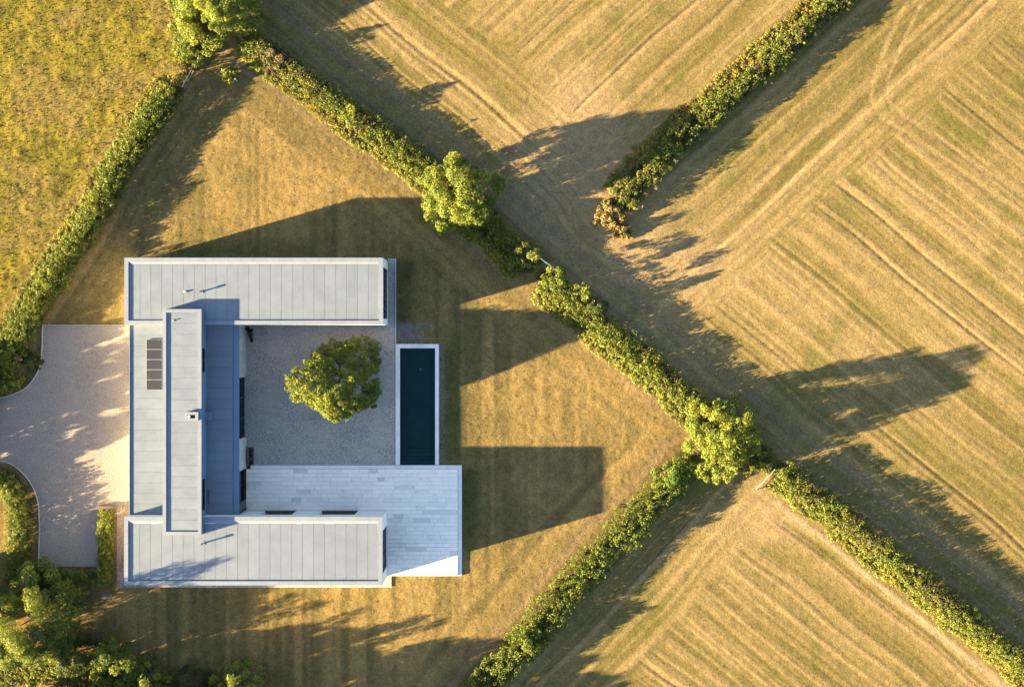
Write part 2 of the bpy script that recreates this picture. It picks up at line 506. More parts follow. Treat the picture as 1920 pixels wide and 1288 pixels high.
    v1 = (0.5 * vnoise(px / 8.0, py / 500.0, 51) + 0.5 * vnoise(px / 19.0, py / 600.0, 53)) * wV + (0.5 * vnoise(de / 6.0, (px + py) / 500.0, 52) + 0.5 * vnoise(de / 15.0, (px + py) / 600.0, 54)) * (1 - wV)
    g = np.clip(0.58 + 1.2 * (big - 0.5) + 0.9 * (mid - 0.5) + 2.3 * (v1 - 0.5) + 0.4 * (sml - 0.5), 0, 1)
    c = L(np.broadcast_to(gdk, shp + (3,)), gold, g)
    green_strip = np.maximum(np.exp(-((px - 842) / 26.0) ** 2) * sstep(560, 700, py) * sstep(885, 850, py), np.exp(-((px - 880) / 22.0) ** 2) * sstep(860, 890, py) * sstep(1080, 1000, py))  # greener, darker grass in strips beside pool, terrace and long wing
    green_strip = np.maximum(green_strip, np.exp(-((px - 755) / 26.0) ** 2) * sstep(470, 500, py) * sstep(640, 590, py))
    green_strip = np.maximum(green_strip, 0.8 * np.exp(-((py - 470) / 20.0) ** 2) * sstep(300, 340, px) * sstep(640, 560, px))
    gr = np.clip(green_strip * (0.3 + 0.9 * mid) + 0.5 * sstep(0.50, 0.85, fbm(px / 60.0, py / 60.0, 77, 5) * 0.7 + 0.3 * sml), 0, 0.85)
    c = L(c, lg, gr)
    gf = sstep(840, 750, px) * sstep(735, 745, px) * sstep(600, 612, py) * sstep(655, 640, py) * sstep(0.35, 0.6, sml + 0.25 * sstep(800, 750, px))
    gf = np.maximum(gf, 0.7 * sstep(838, 826, px) * sstep(818, 822, px) * sstep(640, 650, py) * sstep(880, 870, py) * sstep(0.35, 0.6, sml + 0.1))
    gf = np.maximum(gf, 0.6 * sstep(480, 484, py) * sstep(492, 488, py) * sstep(225, 240, px) * sstep(745, 735, px))
    c = L(c, np.array((0.22, 0.20, 0.185)), np.clip(gf, 0, 0.9))
    rim = np.exp(-((dS - 48) / 10.0) ** 2) + 0.7 * np.exp(-((dE - 50) / 8.0) ** 2)
    c = L(c, np.array((0.27, 0.19, 0.11)), np.clip(rim * 0.8 * (0.3 + mid), 0, 0.8))
    h = 0.035 * (sml - 0.5) + 0.022 * (hf - 0.5) + 0.02 * (v1 - 0.5)
    col[m] = c[m]; z[m] = h[m]
    # meadow
    m = reg == 1
    my = np.array((0.300, 0.235, 0.042)); mo = np.array((0.175, 0.148, 0.032)); mb = np.array((0.125, 0.085, 0.034)); mt = np.array((0.275, 0.200, 0.065))
    s1 = fbm((px * 0.85 + py * 0.52) / 15.0, (px * -0.52 + py * 0.85) / 42.0, 61, 4)
    g = np.clip(0.45 + 2.4 * (s1 - 0.5) + 0.9 * (big - 0.5), 0, 1)
    c = L(np.broadcast_to(mo, shp + (3,)), my, np.clip(g + 0.25 * (sml - 0.5), 0, 1))
    c = L(c, mb, 0.6 * sstep(0.56, 0.76, fbm(px / 15.0, py / 15.0, 63, 3)))
    c = L(c, mt, np.clip(sstep(0.52, 0.70, fbm(px / 90.0, py / 60.0, 65, 3)) * 0.7, 0, 1))
    ed = np.exp(-((dist_line(px, py, HL2) - 46) / 12.0) ** 2)
    c = L(c, mt, np.clip(ed * 0.75, 0, 1))
    h = 0.10 * (fbm(px / 15.0, py / 15.0, 67, 3) - 0.5) + 0.02 * (hf - 0.5)
    col[m] = c[m]; z[m] = h[m]
    # beneath the hedges: dark soil; thin pale tracks beside them
    soil = np.array((0.10, 0.085, 0.035))
    for hh, w in ((HA, 24), (HB, 25), (HC, 24), (HL1, 24), (HL2, 26), (HU, 24), (HD, 28), (HI, 26)):
        dd = dist_line(px, py, hh)
        col[:] = L(col, soil, 0.9 * sstep(w, w - 10, dd + 8 * (mid - 0.5)))
    dd = dist_line(px, py, HC)
    tr = np.exp(-((dd - 53 + 5 * (mid - 0.5)) / 5.5) ** 2) * (reg == 2) * sstep(1440, 1480, px)
    col[:] = L(col, np.array((0.50, 0.37, 0.22)), np.clip(tr, 0, 0.9))
    dd = dist_line(px, py, HA + [(1005, 505)] + HB + HC)
    tr = np.exp(-((dd - 40 + 6 * (fbm(tC / 40.0, tC / 77.0, 81, 2) - 0.5)) / 2.6) ** 2) * (reg >= 3) * 0.7
    col[:] = L(col, np.array((0.27, 0.20, 0.115)), np.clip(tr, 0, 0.8))
    tr = np.exp(-((dd - 78 + 6 * (mid - 0.5)) / 9.0) ** 2) * (reg >= 3) * 0.55
    col[:] = L(col, np.array((0.27, 0.20, 0.115)), np.clip(tr, 0, 0.8))
    # bare earth patch at the lower left corner
    e = np.exp(-(((px - 70) / 95.0) ** 2 + ((py - 1292) / 30.0) ** 2))
    col[:] = L(col, np.array((0.30, 0.20, 0.11)), np.clip(e * 1.1, 0, 0.9))
    col *= 0.53 * (0.86 + 0.28 * sml[..., None])
    return reg, np.clip(col, 0.005, 1), np.minimum(z - 0.075, -0.004)

# ---------------------------------------------------------------- ground sheets
def hard_top(x, y):
    return 0
STEP = 0.16
xs = np.arange(-62, 62 + 1e-6, STEP); ys = np.arange(-43, 43 + 1e-6, STEP)
XX, YY = np.meshgrid(xs, ys)
PX = XX / S + 960; PY = 644 - YY / S
REG, COL, ZZ = ground_fields(PX, PY)
# the pool is dug into the lawn: no lawn cells there
V = np.stack([XX, YY, ZZ], -1).reshape(-1, 3)
CV = COL.reshape(-1, 3)
ny, nx = XX.shape
idx = np.arange(nx * ny).reshape(ny, nx)
cells = np.stack([idx[:-1, :-1], idx[:-1, 1:], idx[1:, 1:], idx[1:, :-1]], -1).reshape(-1, 4)
creg = REG[:-1, :-1].reshape(-1)
cx = (XX[:-1, :-1] + STEP / 2).reshape(-1); cy = (YY[:-1, :-1] + STEP / 2).reshape(-1)
keep = ~((cx > -12.9) & (cx < -8.4) & (cy < -0.25) & (cy > -13.8))
for r, name, lab in ((0, 'lawn', 'dry golden lawn round the house'), (1, 'meadow', 'rough olive meadow left of the long hedge'),
                     (2, 'lower_field', 'mown field below the hedges'), (3, 'upper_field', 'mown striped field above the hedge'),
                     (4, 'hay_field', 'wide mown hay field with diagonal swaths')):
    f = cells[(creg == r) & keep]
    used = np.unique(f)
    rm = np.full(len(V), -1); rm[used] = np.arange(len(used))
    me = np_mesh(name, V[used], rm[f], CV[used], True)
    struct(link(name, me, M['ground']), lab)
# far ground to the horizon
gxs = np.concatenate([np.linspace(-900, -62, 8), np.linspace(62, 900, 8)]); gys = np.concatenate([np.linspace(-900, -43, 8), np.linspace(43, 900, 8)])
gX, gY = np.meshgrid(gxs, gys)
gi = np.arange(gX.size).reshape(gX.shape)
gc = np.stack([gi[:-1, :-1], gi[:-1, 1:], gi[1:, 1:], gi[1:, :-1]], -1)
gk = np.ones(gc.shape[:2], bool); gk[7, 7] = False
gv = np.stack([gX, gY, np.full(gX.shape, -0.08)], -1).reshape(-1, 3)
struct(link('ground', np_mesh('ground', gv, gc[gk], np.tile((0.2, 0.16, 0.07), (len(gv), 1))), M['ground']), 'open farmland beyond the fields')

# ---------------------------------------------------------------- grass blades (stuff)
def blades(name, P, hgt, wid, col, rng, lean=0.5, mat=None):
    n = len(P)
    a = rng.rand(n) * 2 * math.pi
    t = np.stack([np.cos(a), np.sin(a), np.zeros(n)], -1)
    b = rng.rand(n) * 2 * math.pi
    l = (rng.rand(n) * lean * hgt)
    top = P + np.stack([np.cos(b) * l, np.sin(b) * l, hgt], -1)
    V = np.concatenate([P - t * wid[:, None] / 2, P + t * wid[:, None] / 2, top], 0)
    F = np.stack([np.arange(n), np.arange(n) + n, np.arange(n) + 2 * n], -1)
    me = np_mesh(name, V, F, np.concatenate([col * 0.8, col * 0.8, col], 0))
    o = link(name, me, mat or M['leaf'])
    o['kind'] = 'stuff'
    return o
rng = np.random.RandomState(5)
def scatter_grass(name, r, n, h0, h1, w, lab, gain=1.0, lean=0.7):
    ii = np.flatnonzero((creg == r) & keep & (np.abs(cx) < 60) & (np.abs(cy) < 41))
    k = ii[rng.randint(0, len(ii), n)]
    x = cx[k] + (rng.rand(n) - 0.5) * STEP; y = cy[k] + (rng.rand(n) - 0.5) * STEP
    v = cells[k, 0]
    P = np.stack([x, y, V[v, 2] - 0.02], -1)
    c = CV[v] * (0.7 + 0.7 * rng.rand(n, 1)) * gain
    o = blades(name, P, h0 + (h1 - h0) * rng.rand(n) ** 2, w * (0.6 + 0.8 * rng.rand(n)), c, rng, lean)
    o['label'] = lab
scatter_grass('meadow_grass', 1, 18000, 0.04, 0.17, 0.13, 'rough tufted grass of the meadow', 0.9, 1.4)
scatter_grass('lawn_grass', 0, 60000, 0.03, 0.09, 0.10, 'short dry grass of the lawn', 0.8)
scatter_grass('hay_stubble', 4, 60000, 0.02, 0.07, 0.09, 'cut stubble of the hay field', 0.8)
scatter_grass('field_stubble', 3, 28000, 0.02, 0.07, 0.09, 'cut stubble of the upper field', 0.8)
scatter_grass('lower_stubble', 2, 24000, 0.02, 0.07, 0.09, 'cut stubble of the lower field', 0.8)

def resample(pts, step):
    P = np.array([G(*p) for p in pts])
    seg = np.hypot(*(P[1:] - P[:-1]).T)
    cum = np.concatenate([[0], np.cumsum(seg)])
    s = np.arange(0, cum[-1], step)
    x = np.interp(s, cum, P[:, 0]); y = np.interp(s, cum, P[:, 1])
    tx = np.gradient(x); ty = np.gradient(y)
    l = np.hypot(tx, ty) + 1e-9
    return x, y, tx / l, ty / l, s

# ---------------------------------------------------------------- gravel, drive, kerbs
def sheet(name, poly, z, mat, lab=None):
    me = bpy.data.meshes.new(name)
    me.from_pydata([(x, y, z) for x, y in poly], [], [tuple(range(len(poly)))])
    me.update()
    if me.polygons[0].normal.z < 0: me.flip_normals()
    return struct(link(name, me, mat), lab)
def smooth(pts, n=6):
    out = []
    P = [pts[0]] + list(pts) + [pts[-1]]
    for i in range(1, len(P) - 2):
        p0, p1, p2, p3 = P[i - 1], P[i], P[i + 1], P[i + 2]
        for k in range(n):
            t = k / n
            out.append(tuple(0.5 * (2 * p1[a] + (p2[a] - p0[a]) * t + (2 * p0[a] - 5 * p1[a] + 4 * p2[a] - p3[a]) * t * t + (3 * p1[a] - p0[a] - 3 * p2[a] + p3[a]) * t ** 3) for a in (0, 1)))
    out.append(pts[-1])
    return out
XW, XE = -13.96, -13.08
sheet('gravel_courtyard', [(-30.2, 2.1), (XW, 2.1), (XW, 9.55), (XE, 9.55), (XE, -13.66), (-30.2, -13.66)], 0.022, M['gravel'], 'grey gravel courtyard between the wings')
upper_curve = smooth([(80, 611), (79, 650), (76, 682), (67, 705), (50, 726), (25, 739), (0, 746), (-60, 752), (-170, 756)])
lower_curve = smooth([(-170, 852), (-60, 858), (0, 864), (28, 874), (50, 895), (66, 922), (73, 955), (74, 1000), (72, 1062)])
dp = [(266, 611)] + upper_curve + lower_curve + [(184, 1062), (184, 952), (219, 952), (219, 945), (266, 945)]
sheet('driveway', [G(*p) for p in dp], 0.030, M['drive'], 'pale gravel driveway curving in from the left')
sheet('gravel_margin', [G(*p) for p in [(219, 945), (266, 945), (266, 1102), (219, 1102)]], 0.024, M['red_gravel'], 'reddish gravel strip beside the clipped hedge')
sheet('gravel_margin', [G(*p) for p in [(266, 1076), (734, 1076), (734, 1101), (266, 1101)]], 0.026, M['gravel'], 'narrow gravel strip along the lower wing')
def kerb(pts, w, z, name, lab):
    b = MB()
    W = [G(*p) for p in pts]
    for (x0, y0), (x1, y1) in zip(W[:-1], W[1:]):
        l = math.hypot(x1 - x0, y1 - y0); ux, uy = (x1 - x0) / l, (y1 - y0) / l
        nx_, ny_ = -uy * w / 2, ux * w / 2
        b.prism([(x0 + nx_, y0 + ny_), (x1 + nx_, y1 + ny_), (x1 - nx_, y1 - ny_), (x0 - nx_, y0 - ny_)], -0.1, z)
    o = b.build(name, M['timber'])
    return struct(o, lab)
kerb(upper_curve[:-6], 0.09, 0.10, 'kerb', 'thin edging of the upper driveway curve')
kerb(lower_curve[6:], 0.09, 0.10, 'kerb', 'thin edging of the lower driveway curve')
kerb([(80, 610), (240, 610)], 0.08, 0.09, 'kerb', 'straight edging along the top of the driveway')
eb = MB().box(XE - 0.04, XE + 0.05, -0.05, 9.55, -0.1, 0.09)
struct(eb.build('kerb', M['steel']), 'straight steel edging right of the courtyard gravel')

# ---------------------------------------------------------------- house
house = thing('house', 'modern pale house with flat zinc roofs round a gravel courtyard', 'house', (-27, -8.5, 0))
ZT, ZR = 5.04, 4.93            # parapet top and roof surface of the two long wings
NX0, NX1, NY0, NY1 = -41.94, -13.96, 2.03, 9.26
SX0, SX1, SY0, SY1 = -41.97, -14.02, -26.13, -18.73
LX0, LX1, LZ = -41.87, -29.86, 3.6
UX0, UX1, UY0, UY1, UZ = -37.58, -33.41, -20.60, 3.69, 5.75
EPS = 0.003

def wall_boxes(b, axis, c0, c1, a0, a1, z0, z1, openings):
    """wall slab between c0..c1 (thickness) running a0..a1, with openings (p,q,zb,zt)"""
    def put(p, q, za, zb):
        if q - p < 1e-4 or zb - za < 1e-4: return
        if axis == 'x': b.box(p, q, c0, c1, za, zb)
        else: b.box(c0, c1, p, q, za, zb)
    cur = a0
    for p, q, zb, zt in sorted(openings):
        put(cur, p, z0, z1)
        put(p, q, z0, zb); put(p, q, zt, z1)
        cur = q
    put(cur, a1, z0, z1)

def window(parent, axis, c, p, q, z0, z1, n, glass, fw=0.06, dep=0.08):
    b = MB()
    def put(bb, u0, u1, d0, d1, za, zb):
        if axis == 'x': bb.box(u0, u1, d0, d1, za, zb)
        else: bb.box(d0, d1, u0, u1, za, zb)
    put(b, p, q, c - dep / 2, c + dep / 2, z0, z0 + fw)
    put(b, p, q, c - dep / 2, c + dep / 2, z1 - fw, z1)
    for k in range(n + 1):
        u = p + (q - p) * k / n
        u0 = max(p, u - fw / 2); u1 = min(q, u + fw / 2)
        put(b, u0, u1, c - dep / 2, c + dep / 2, z0 + fw, z1 - fw)
    w = b.build('window', M['frame'], parent)
    for k in range(n):
        u0 = p + (q - p) * k / n + fw / 2 + 0.002; u1 = p + (q - p) * (k + 1) / n - fw / 2 - 0.002
        g = MB(); put(g, u0, u1, c - 0.012, c + 0.012, z0 + fw + 0.002, z1 - fw - 0.002)
        g.build('pane', glass, w)
    return w

# walls of the upper (far) long wing
wb_ = MB()
T = 0.40
wall_boxes(wb_, 'x', NY1 - T, NY1 - 0.01, NX0 + 0.01, NX1 - 0.01, -0.2, ZR - 0.002, [])
ops_n = [(-28.9, -27.2, 0.05, 2.6), (-25.6, -23.6, 0.05, 2.6)]
wall_boxes(wb_, 'x', NY0 + 0.01, NY0 + T, NX0 + 0.01, NX1 - 0.01, -0.2, ZR - 0.002, ops_n)
wall_boxes(wb_, 'y', NX0 + 0.01, NX0 + T, NY0 + T, NY1 - T, -0.2, ZR - 0.002, [])
ope_n = (2.72, 8.30, 0.10, 4.60)
wall_boxes(wb_, 'y', NX1 - T, NX1 - 0.01, NY0 + T, NY1 - T, -0.2, ZR - 0.002, [ope_n])
# walls of the lower (near) long wing
wall_boxes(wb_, 'x', SY0 + 0.01, SY0 + T, SX0 + 0.01, SX1 - 0.01, -0.2, ZR - 0.002, [])
ops_s = [(-27.72, -24.15, 0.20, 3.3), (-21.33, -17.25, 0.20, 3.3)]
wall_boxes(wb_, 'x', SY1 - 0.75, SY1 - 0.01, SX0 + 0.01, SX1 - 0.01, -0.2, ZR - 0.002, ops_s)
wall_boxes(wb_, 'y', SX0 + 0.01, SX0 + T, SY0 + T, SY1 - 0.75, -0.2, ZR - 0.002, [])
ope_s = (-25.05, -20.35, 0.26, 4.60)
wall_boxes(wb_, 'y', SX1 - T, SX1 - 0.01, SY0 + T, SY1 - 0.75, -0.2, ZR - 0.002, [ope_s])
# west and courtyard walls of the link
wall_boxes(wb_, 'y', LX0 + 0.01, LX0 + T, SY1 + 0.0, NY0 - 0.0, -0.2, LZ - 0.10, [])
wb_.build('wall', M['render'], house)
fl = MB()
fl.box(NX0 + T, NX1 - T, NY0 + T, NY1 - T, -0.15, 0.08)
fl.box(SX0 + T, SX1 - T, SY0 + T, SY1 - 0.75, -0.15, 0.24)
fl.box(LX0 + T, LX1 - 0.55, SY1 + 0.02, NY0 - 0.02, -0.15, 0.085)
fl.build('floor', M['room'], house)
pb = MB()          # inner partitions close the rooms behind the glass
pb.box(NX0 + T, NX1 - 3.5, 5.4, 5.6, 0.085, ZR - 0.4)
pb.box(SX0 + T, SX1 - 3.5, -23.2, -23.0, 0.245, ZR - 0.4)
pb.box(-34.2, -34.0, SY1 + 0.02, NY0 - 0.02, 0.09, LZ - 0.35)
pb.build('partition', M['room'], house)

# courtyard facade: stone piers and glazing bays
def py_y(p): return (644 - p) * S
def pier(y0, y1, x0, x1, z0, z1, n, mat=None):
    p = thing_part('pier', house)
    for k in range(n):
        a = y1 + (y0 - y1) * k / n; c = y1 + (y0 - y1) * (k + 1) / n
        MB().box(x0, x1, min(a, c) + 0.004, max(a, c) - 0.004, z0, z1).build('stone_panel', mat or M['pier'], p)
def thing_part(name, parent):
    o = bpy.data.objects.new(name, None); C.objects.link(o); o.parent = parent
    return o
FX = LX1 - 0.02
pier(py_y(706.5), NY0 - 0.005, FX - 0.5, FX, -0.2, LZ - 0.16, 4)
pier(py_y(877.5), py_y(819), FX - 0.5, FX, -0.2, LZ - 0.16, 3)
pier(SY1 + 0.005, py_y(935.5), FX - 0.5, FX + 0.04, -0.2, LZ - 0.16, 1, M['frame'])
window(house, 'y', FX - 0.24, py_y(818.5), py_y(707), 0.03, LZ - 0.17, 3, M['glass'])
window(house, 'y', FX - 0.24, py_y(935), py_y(878), 0.24, LZ - 0.17, 2, M['glass'])
for (p, q, a, b_) in ops_n: window(house, 'x', NY0 + 0.12, p, q, a, b_, 2, M['glass_dark'])
for (p, q, a, b_) in ops_s: MB().box(p + 0.004, q - 0.004, SY1 - 0.74, SY1 - 0.03, 0.201, 0.235).build('sill', M['brown_wood'], house)
for (p, q, a, b_) in ops_s: window(house, 'x', SY1 - 0.45, p, q, a + 0.04, b_, 2, M['glass'])
window(house, 'y', NX1 - 0.14, *ope_n, 5, M['glass_dark'])
window(house, 'y', SX1 - 0.16, *ope_s, 4, M['glass_dark'])

# roofs
def panel_mesh(lx, ly, along, name):
    """tray with an upstand seam; lies from 0,0; seam along 'y' (at x=0) or along 'x' (at y=0)"""
    b = MB()
    if along == 'y':
        b.box(0.045, lx - 0.004, 0, ly, -0.03, 0.0)
        b.hull([(0.0, 0, -0.03), (0.043, 0, -0.03), (0.043, ly, -0.03), (0.0, ly, -0.03)], [(0.004, 0, 0.004), (0.038, 0, 0.004), (0.038, ly, 0.004), (0.004, ly, 0.004)])
    else:
        b.box(0, lx, 0.045, ly - 0.004, -0.03, 0.0)
        b.hull([(0, 0.0, -0.03), (lx, 0.0, -0.03), (lx, 0.043, -0.03), (0, 0.043, -0.03)], [(0, 0.004, 0.004), (lx, 0.004, 0.004), (lx, 0.038, 0.004), (0, 0.038, 0.004)])
    me = b.mesh(name)
    me.materials.append(M['zinc'])
    return me
def add_panels(roof, x0, x1, y0, y1, z, n, along):
    if along == 'y':
        w = (x1 - x0) / n; me = panel_mesh(w, y1 - y0, 'y', 'roof_panel')
        spots = [(x0 + k * w, y0) for k in range(n)]
    else:
        w = (y1 - y0) / n; me = panel_mesh(x1 - x0, w, 'x', 'roof_panel')
        spots = [(x0, y0 + k * w) for k in range(n)]
    for k, (x, y) in enumerate(spots):
        o = bpy.data.objects.new('roof_panel', me); C.objects.link(o); o.parent = roof
        o.location = (x, y, z + random.uniform(-0.0015, 0.0015))
        o.rotation_euler = (random.uniform(-.0005, .0005), random.uniform(-.0005, .0005), 0)
random.seed(3)
PW = 0.444
def parapet(x0, x1, y0, y1, z0, z1, w, piece, sides='nsew'):
    par = thing_part('parapet', house)
    def put(poly): MB().prism(poly, z0, z1 + random.uniform(-0.002, 0.002)).build('coping_piece', M['coping'], par)
    g = 0.005
    def run(a0, a1, fn):
        n = max(2, round(abs(a1 - a0) / piece))
        for k in range(n): fn(a0 + (a1 - a0) * k / n, a0 + (a1 - a0) * (k + 1) / n, k == 0, k == n - 1)
    def top(p, q, first, last):
        put([(p + g, y1), (q - g, y1), (q - g - (w if last else 0), y1 - w), (p + g + (w if first else 0), y1 - w)])
    def bot(p, q, first, last):
        put([(p + g, y0), (q - g, y0), (q - g - (w if last else 0), y0 + w), (p + g + (w if first else 0), y0 + w)])
    def lef(p, q, first, last):
        put([(x0, p + g), (x0, q - g), (x0 + w, q - g - (w if last else 0)), (x0 + w, p + g + (w if first else 0))])
    def rig(p, q, first, last):
        put([(x1, p + g), (x1, q - g), (x1 - w, q - g - (w if last else 0)), (x1 - w, p + g + (w if first else 0))])
    run(x0, x1, top); run(x0, x1, bot); run(y0, y1, lef); run(y0, y1, rig)
    return par
def roof_slab(x0, x1, y0, y1, z0, z1, mat=None):
    return MB().box(x0, x1, y0, y1, z0, z1).build('roof', mat or M['zinc_wall'], house)
CANT = 0.24
# upper long wing
r1 = roof_slab(NX0 + T, NX1 - T, NY0 + T, NY1 - T, ZR - 0.35, ZR - 0.035)
add_panels(r1, NX0 + PW + 0.01, NX1 - PW - 0.01, NY0 + PW + 0.01, NY1 - PW - CANT - 0.02, ZR, 23, 'y')
parapet(NX0, NX1, NY0, NY1, ZR + 0.0, ZT, PW, 1.38)
def cant(x0, x1, y0, y1, zl, zh):                       # sloping upstand, high along y1
    return MB().hull([(x0, y0, zl - 0.05), (x1, y0, zl - 0.05), (x1, y1, zl - 0.05), (x0, y1, zl - 0.05)],
                     [(x0, y0, zl + 0.02), (x1, y0, zl + 0.02), (x1, y1, zh), (x0, y1, zh)]).build('flashing', M['coping'], house)
cant(NX0 + PW + 0.06, NX1 - PW - 0.02, NY1 - PW - CANT, NY1 - PW - 0.004, ZR, ZT - 0.02)
# lower long wing
r2 = roof_slab(SX0 + T, SX1 - T, SY0 + T, SY1 - 0.75, ZR - 0.35, ZR - 0.035)
add_panels(r2, SX0 + PW + 0.01, SX1 - PW - 0.01, SY0 + PW + 0.01, SY1 - PW - CANT - 0.02, ZR, 23, 'y')
parapet(SX0, SX1, SY0, SY1, ZR + 0.0, ZT, PW, 1.38)
cant(SX0 + PW + 0.06, SX1 - PW - 0.02, SY1 - PW - CANT, SY1 - PW - 0.004, ZR, ZT - 0.02)
# link, west of the raised volume
r3 = roof_slab(LX0 + 0.02, LX1 - 0.06, SY1 + 0.004, NY0 - 0.004, LZ - 0.36, LZ - 0.075)
add_panels(r3, LX0 + 0.36, -39.93, SY1 + 0.02, NY0 - 0.02, LZ - 0.04, 18, 'x')
add_panels(r3, -39.93, UX0 - 0.01, SY1 + 0.02, NY0 - 0.02, LZ - 0.04, 18, 'x')
MB().box(LX0, LX0 + 0.06, SY1 + 0.004, NY0 - 0.004, LZ - 0.4, LZ + 0.05).build('gutter', M['coping'], house)
# link, courtyard side
add_panels(r3, UX1 + 0.01, -30.52, SY1 + 0.02, NY0 - 0.02, LZ - 0.04, 18, 'x')
eave = MB().box(-30.40, LX1 + 0.0, SY1 + 0.004, NY0 - 0.004, LZ - 0.155, LZ + 0.035).build('eaves_coping', M['zinc_wall'], house)
# raised volume
ub = MB()
wall_boxes(ub, 'y', UX0 + 0.02, UX0 + 0.3, UY0 + 0.02, UY1 - 0.02, LZ - 0.03, UZ - 0.125, [])
wops = [(py_y(697) * 0.9725, py_y(653) * 0.9725, 4.15, 5.25), (py_y(953) * 0.9725, py_y(895) * 0.9725, 4.15, 5.25)]
wall_boxes(ub, 'y', UX1 - 0.3, UX1 - 0.02, UY0 + 0.02, UY1 - 0.02, LZ - 0.03, UZ - 0.125, wops)
wall_boxes(ub, 'x', UY0 + 0.02, UY0 + 0.3, UX0 + 0.3, UX1 - 0.3, ZR - 0.03, UZ - 0.125, [])
wall_boxes(ub, 'x', UY1 - 0.3, UY1 - 0.02, UX0 + 0.3, UX1 - 0.3, ZR - 0.03, UZ - 0.125, [])
ub.build('wall', M['zinc_wall'], house)
for w_ in wops: window(house, 'y', UX1 - 0.10, *w_, 2, M['glass_dark'])
r4 = roof_slab(UX0 + 0.3, UX1 - 0.3, UY0 + 0.3, UY1 - 0.3, UZ - 0.4, UZ - 0.145)
UP = 0.37
add_panels(r4, UX0 + UP + 0.01, UX1 - UP - 0.01, UY0 + UP + 0.01, UY1 - UP - 0.01, UZ - 0.11, 20, 'x')
parapet(UX0, UX1, UY0, UY1, UZ - 0.12, UZ, UP, 4.2)

# solar panels on the link roof
zp = LZ + 0.10
X0, X1 = gx(274.3, zp), gx(303.4, zp)
for k in range(5):
    ya = gy(636.3 + 18.95 * k, zp); yb = gy(636.3 + 18.95 * (k + 1), zp)
    sp = MB().box(X0, X1, yb + 0.008, ya - 0.008, zp - 0.05, zp).build('solar_panel', M['steel'], house)
    MB().box(X0 + 0.025, X1 - 0.025, yb + 0.028, ya - 0.028, zp + 0.001, zp + 0.006).build('cell_sheet', M['pv'], sp)
    MB().box(X0 + 0.1, X0 + 0.16, yb + 0.1, ya - 0.1, LZ - 0.04, zp - 0.05).build('mounting_rail', M['steel'], sp)
    MB().box(X1 - 0.16, X1 - 0.1, yb + 0.1, ya - 0.1, LZ - 0.04, zp - 0.05).build('mounting_rail', M['steel'], sp)

# chimney on the raised volume
zc = UZ + 0.26
cx0, cx1, cy0, cy1 = gx(347.5, zc), gx(371.5, zc), gy(788.5, zc), gy(772.5, zc)
ch = MB()
o0, o1, p0, p1 = gx(350.5, zc), gx(366.0, zc), gy(784.3, zc), gy(777.7, zc)
ch.box(cx0, o0, cy0, cy1, UZ - 0.11, zc); ch.box(o1, cx1, cy0, cy1, UZ - 0.11, zc)
ch.box(o0, o1, cy0, p0, UZ - 0.11, zc); ch.box(o0, o1, p1, cy1, UZ - 0.11, zc)
chim = ch.build('chimney', M['coping'], house)
MB().box(o0, o1, p0, p1, UZ - 0.11, UZ - 0.05).build('flue_opening', M['brown_wood'], chim)
MB().tube((o0 + 0.2, (p0 + p1) / 2, UZ - 0.05), (o0 + 0.2, (p0 + p1) / 2, zc + 0.05), 0.14, 0.14, 12).build('flue_pot', M['white_paint'], chim)
MB().box(UX1 - 0.02, gx(395, 4.3), gy(788, 4.3), gy(772, 4.3), LZ - 0.03, 4.35).build('chimney_breast', M['zinc_wall'], house)
# flues and vents
def flue(px, py, zb, h, r, cap, label):
    x, y = G(px, py, zb)
    f = MB().tube((x, y, zb - 0.05), (x, y, zb + h), r, r, 12).build('flue', M['steel'], house)
    f['label'] = label
    MB().box(x - r * 2.2, x + r * 2.2, y - r * 2.2, y + r * 2.2, zb - 0.02, zb + 0.03).build('flashing', M['coping'], f)
    if cap: MB().tube((x, y, zb + h), (x, y, zb + h + 0.16), r * 1.6, r * 1.5, 12).build('cowl', M['frame'], f)
flue(378, 547.0, ZR, 0.36, 0.085, True, 'black topped flue on the upper long wing')
flue(381.5, 1018, ZR, 0.50, 0.085, True, 'black topped flue on the lower long wing')
flue(325, 601, UZ - 0.11, 0.16, 0.06, False, 'short vent on the raised roof')
x, y = G(347, 547, ZR)
vn = MB(); vn.hull([(x - 0.22, y - 0.1, ZR - 0.02), (x + 0.2, y - 0.1, ZR - 0.02), (x + 0.2, y + 0.1, ZR - 0.02), (x - 0.22, y + 0.1, ZR - 0.02)],
                   [(x + 0.0, y - 0.06, ZR + 0.15), (x + 0.2, y - 0.06, ZR + 0.15), (x + 0.2, y + 0.06, ZR + 0.15), (x + 0.0, y + 0.06, ZR + 0.15)])
vn.build('vent', M['coping'], house)
x, y = G(391.5, 931, LZ)
MB().tube((x, y - 0.8, LZ + 0.10), (x, y + 0.8, LZ + 0.10), 0.05, 0.05, 10).build('drain_pipe', M['frame'], house)
MB().tube((-29.72, -18.45, 0.2), (-29.72, -18.45, 3.4), 0.05, 0.05, 10).build('downpipe', M['black'], house)

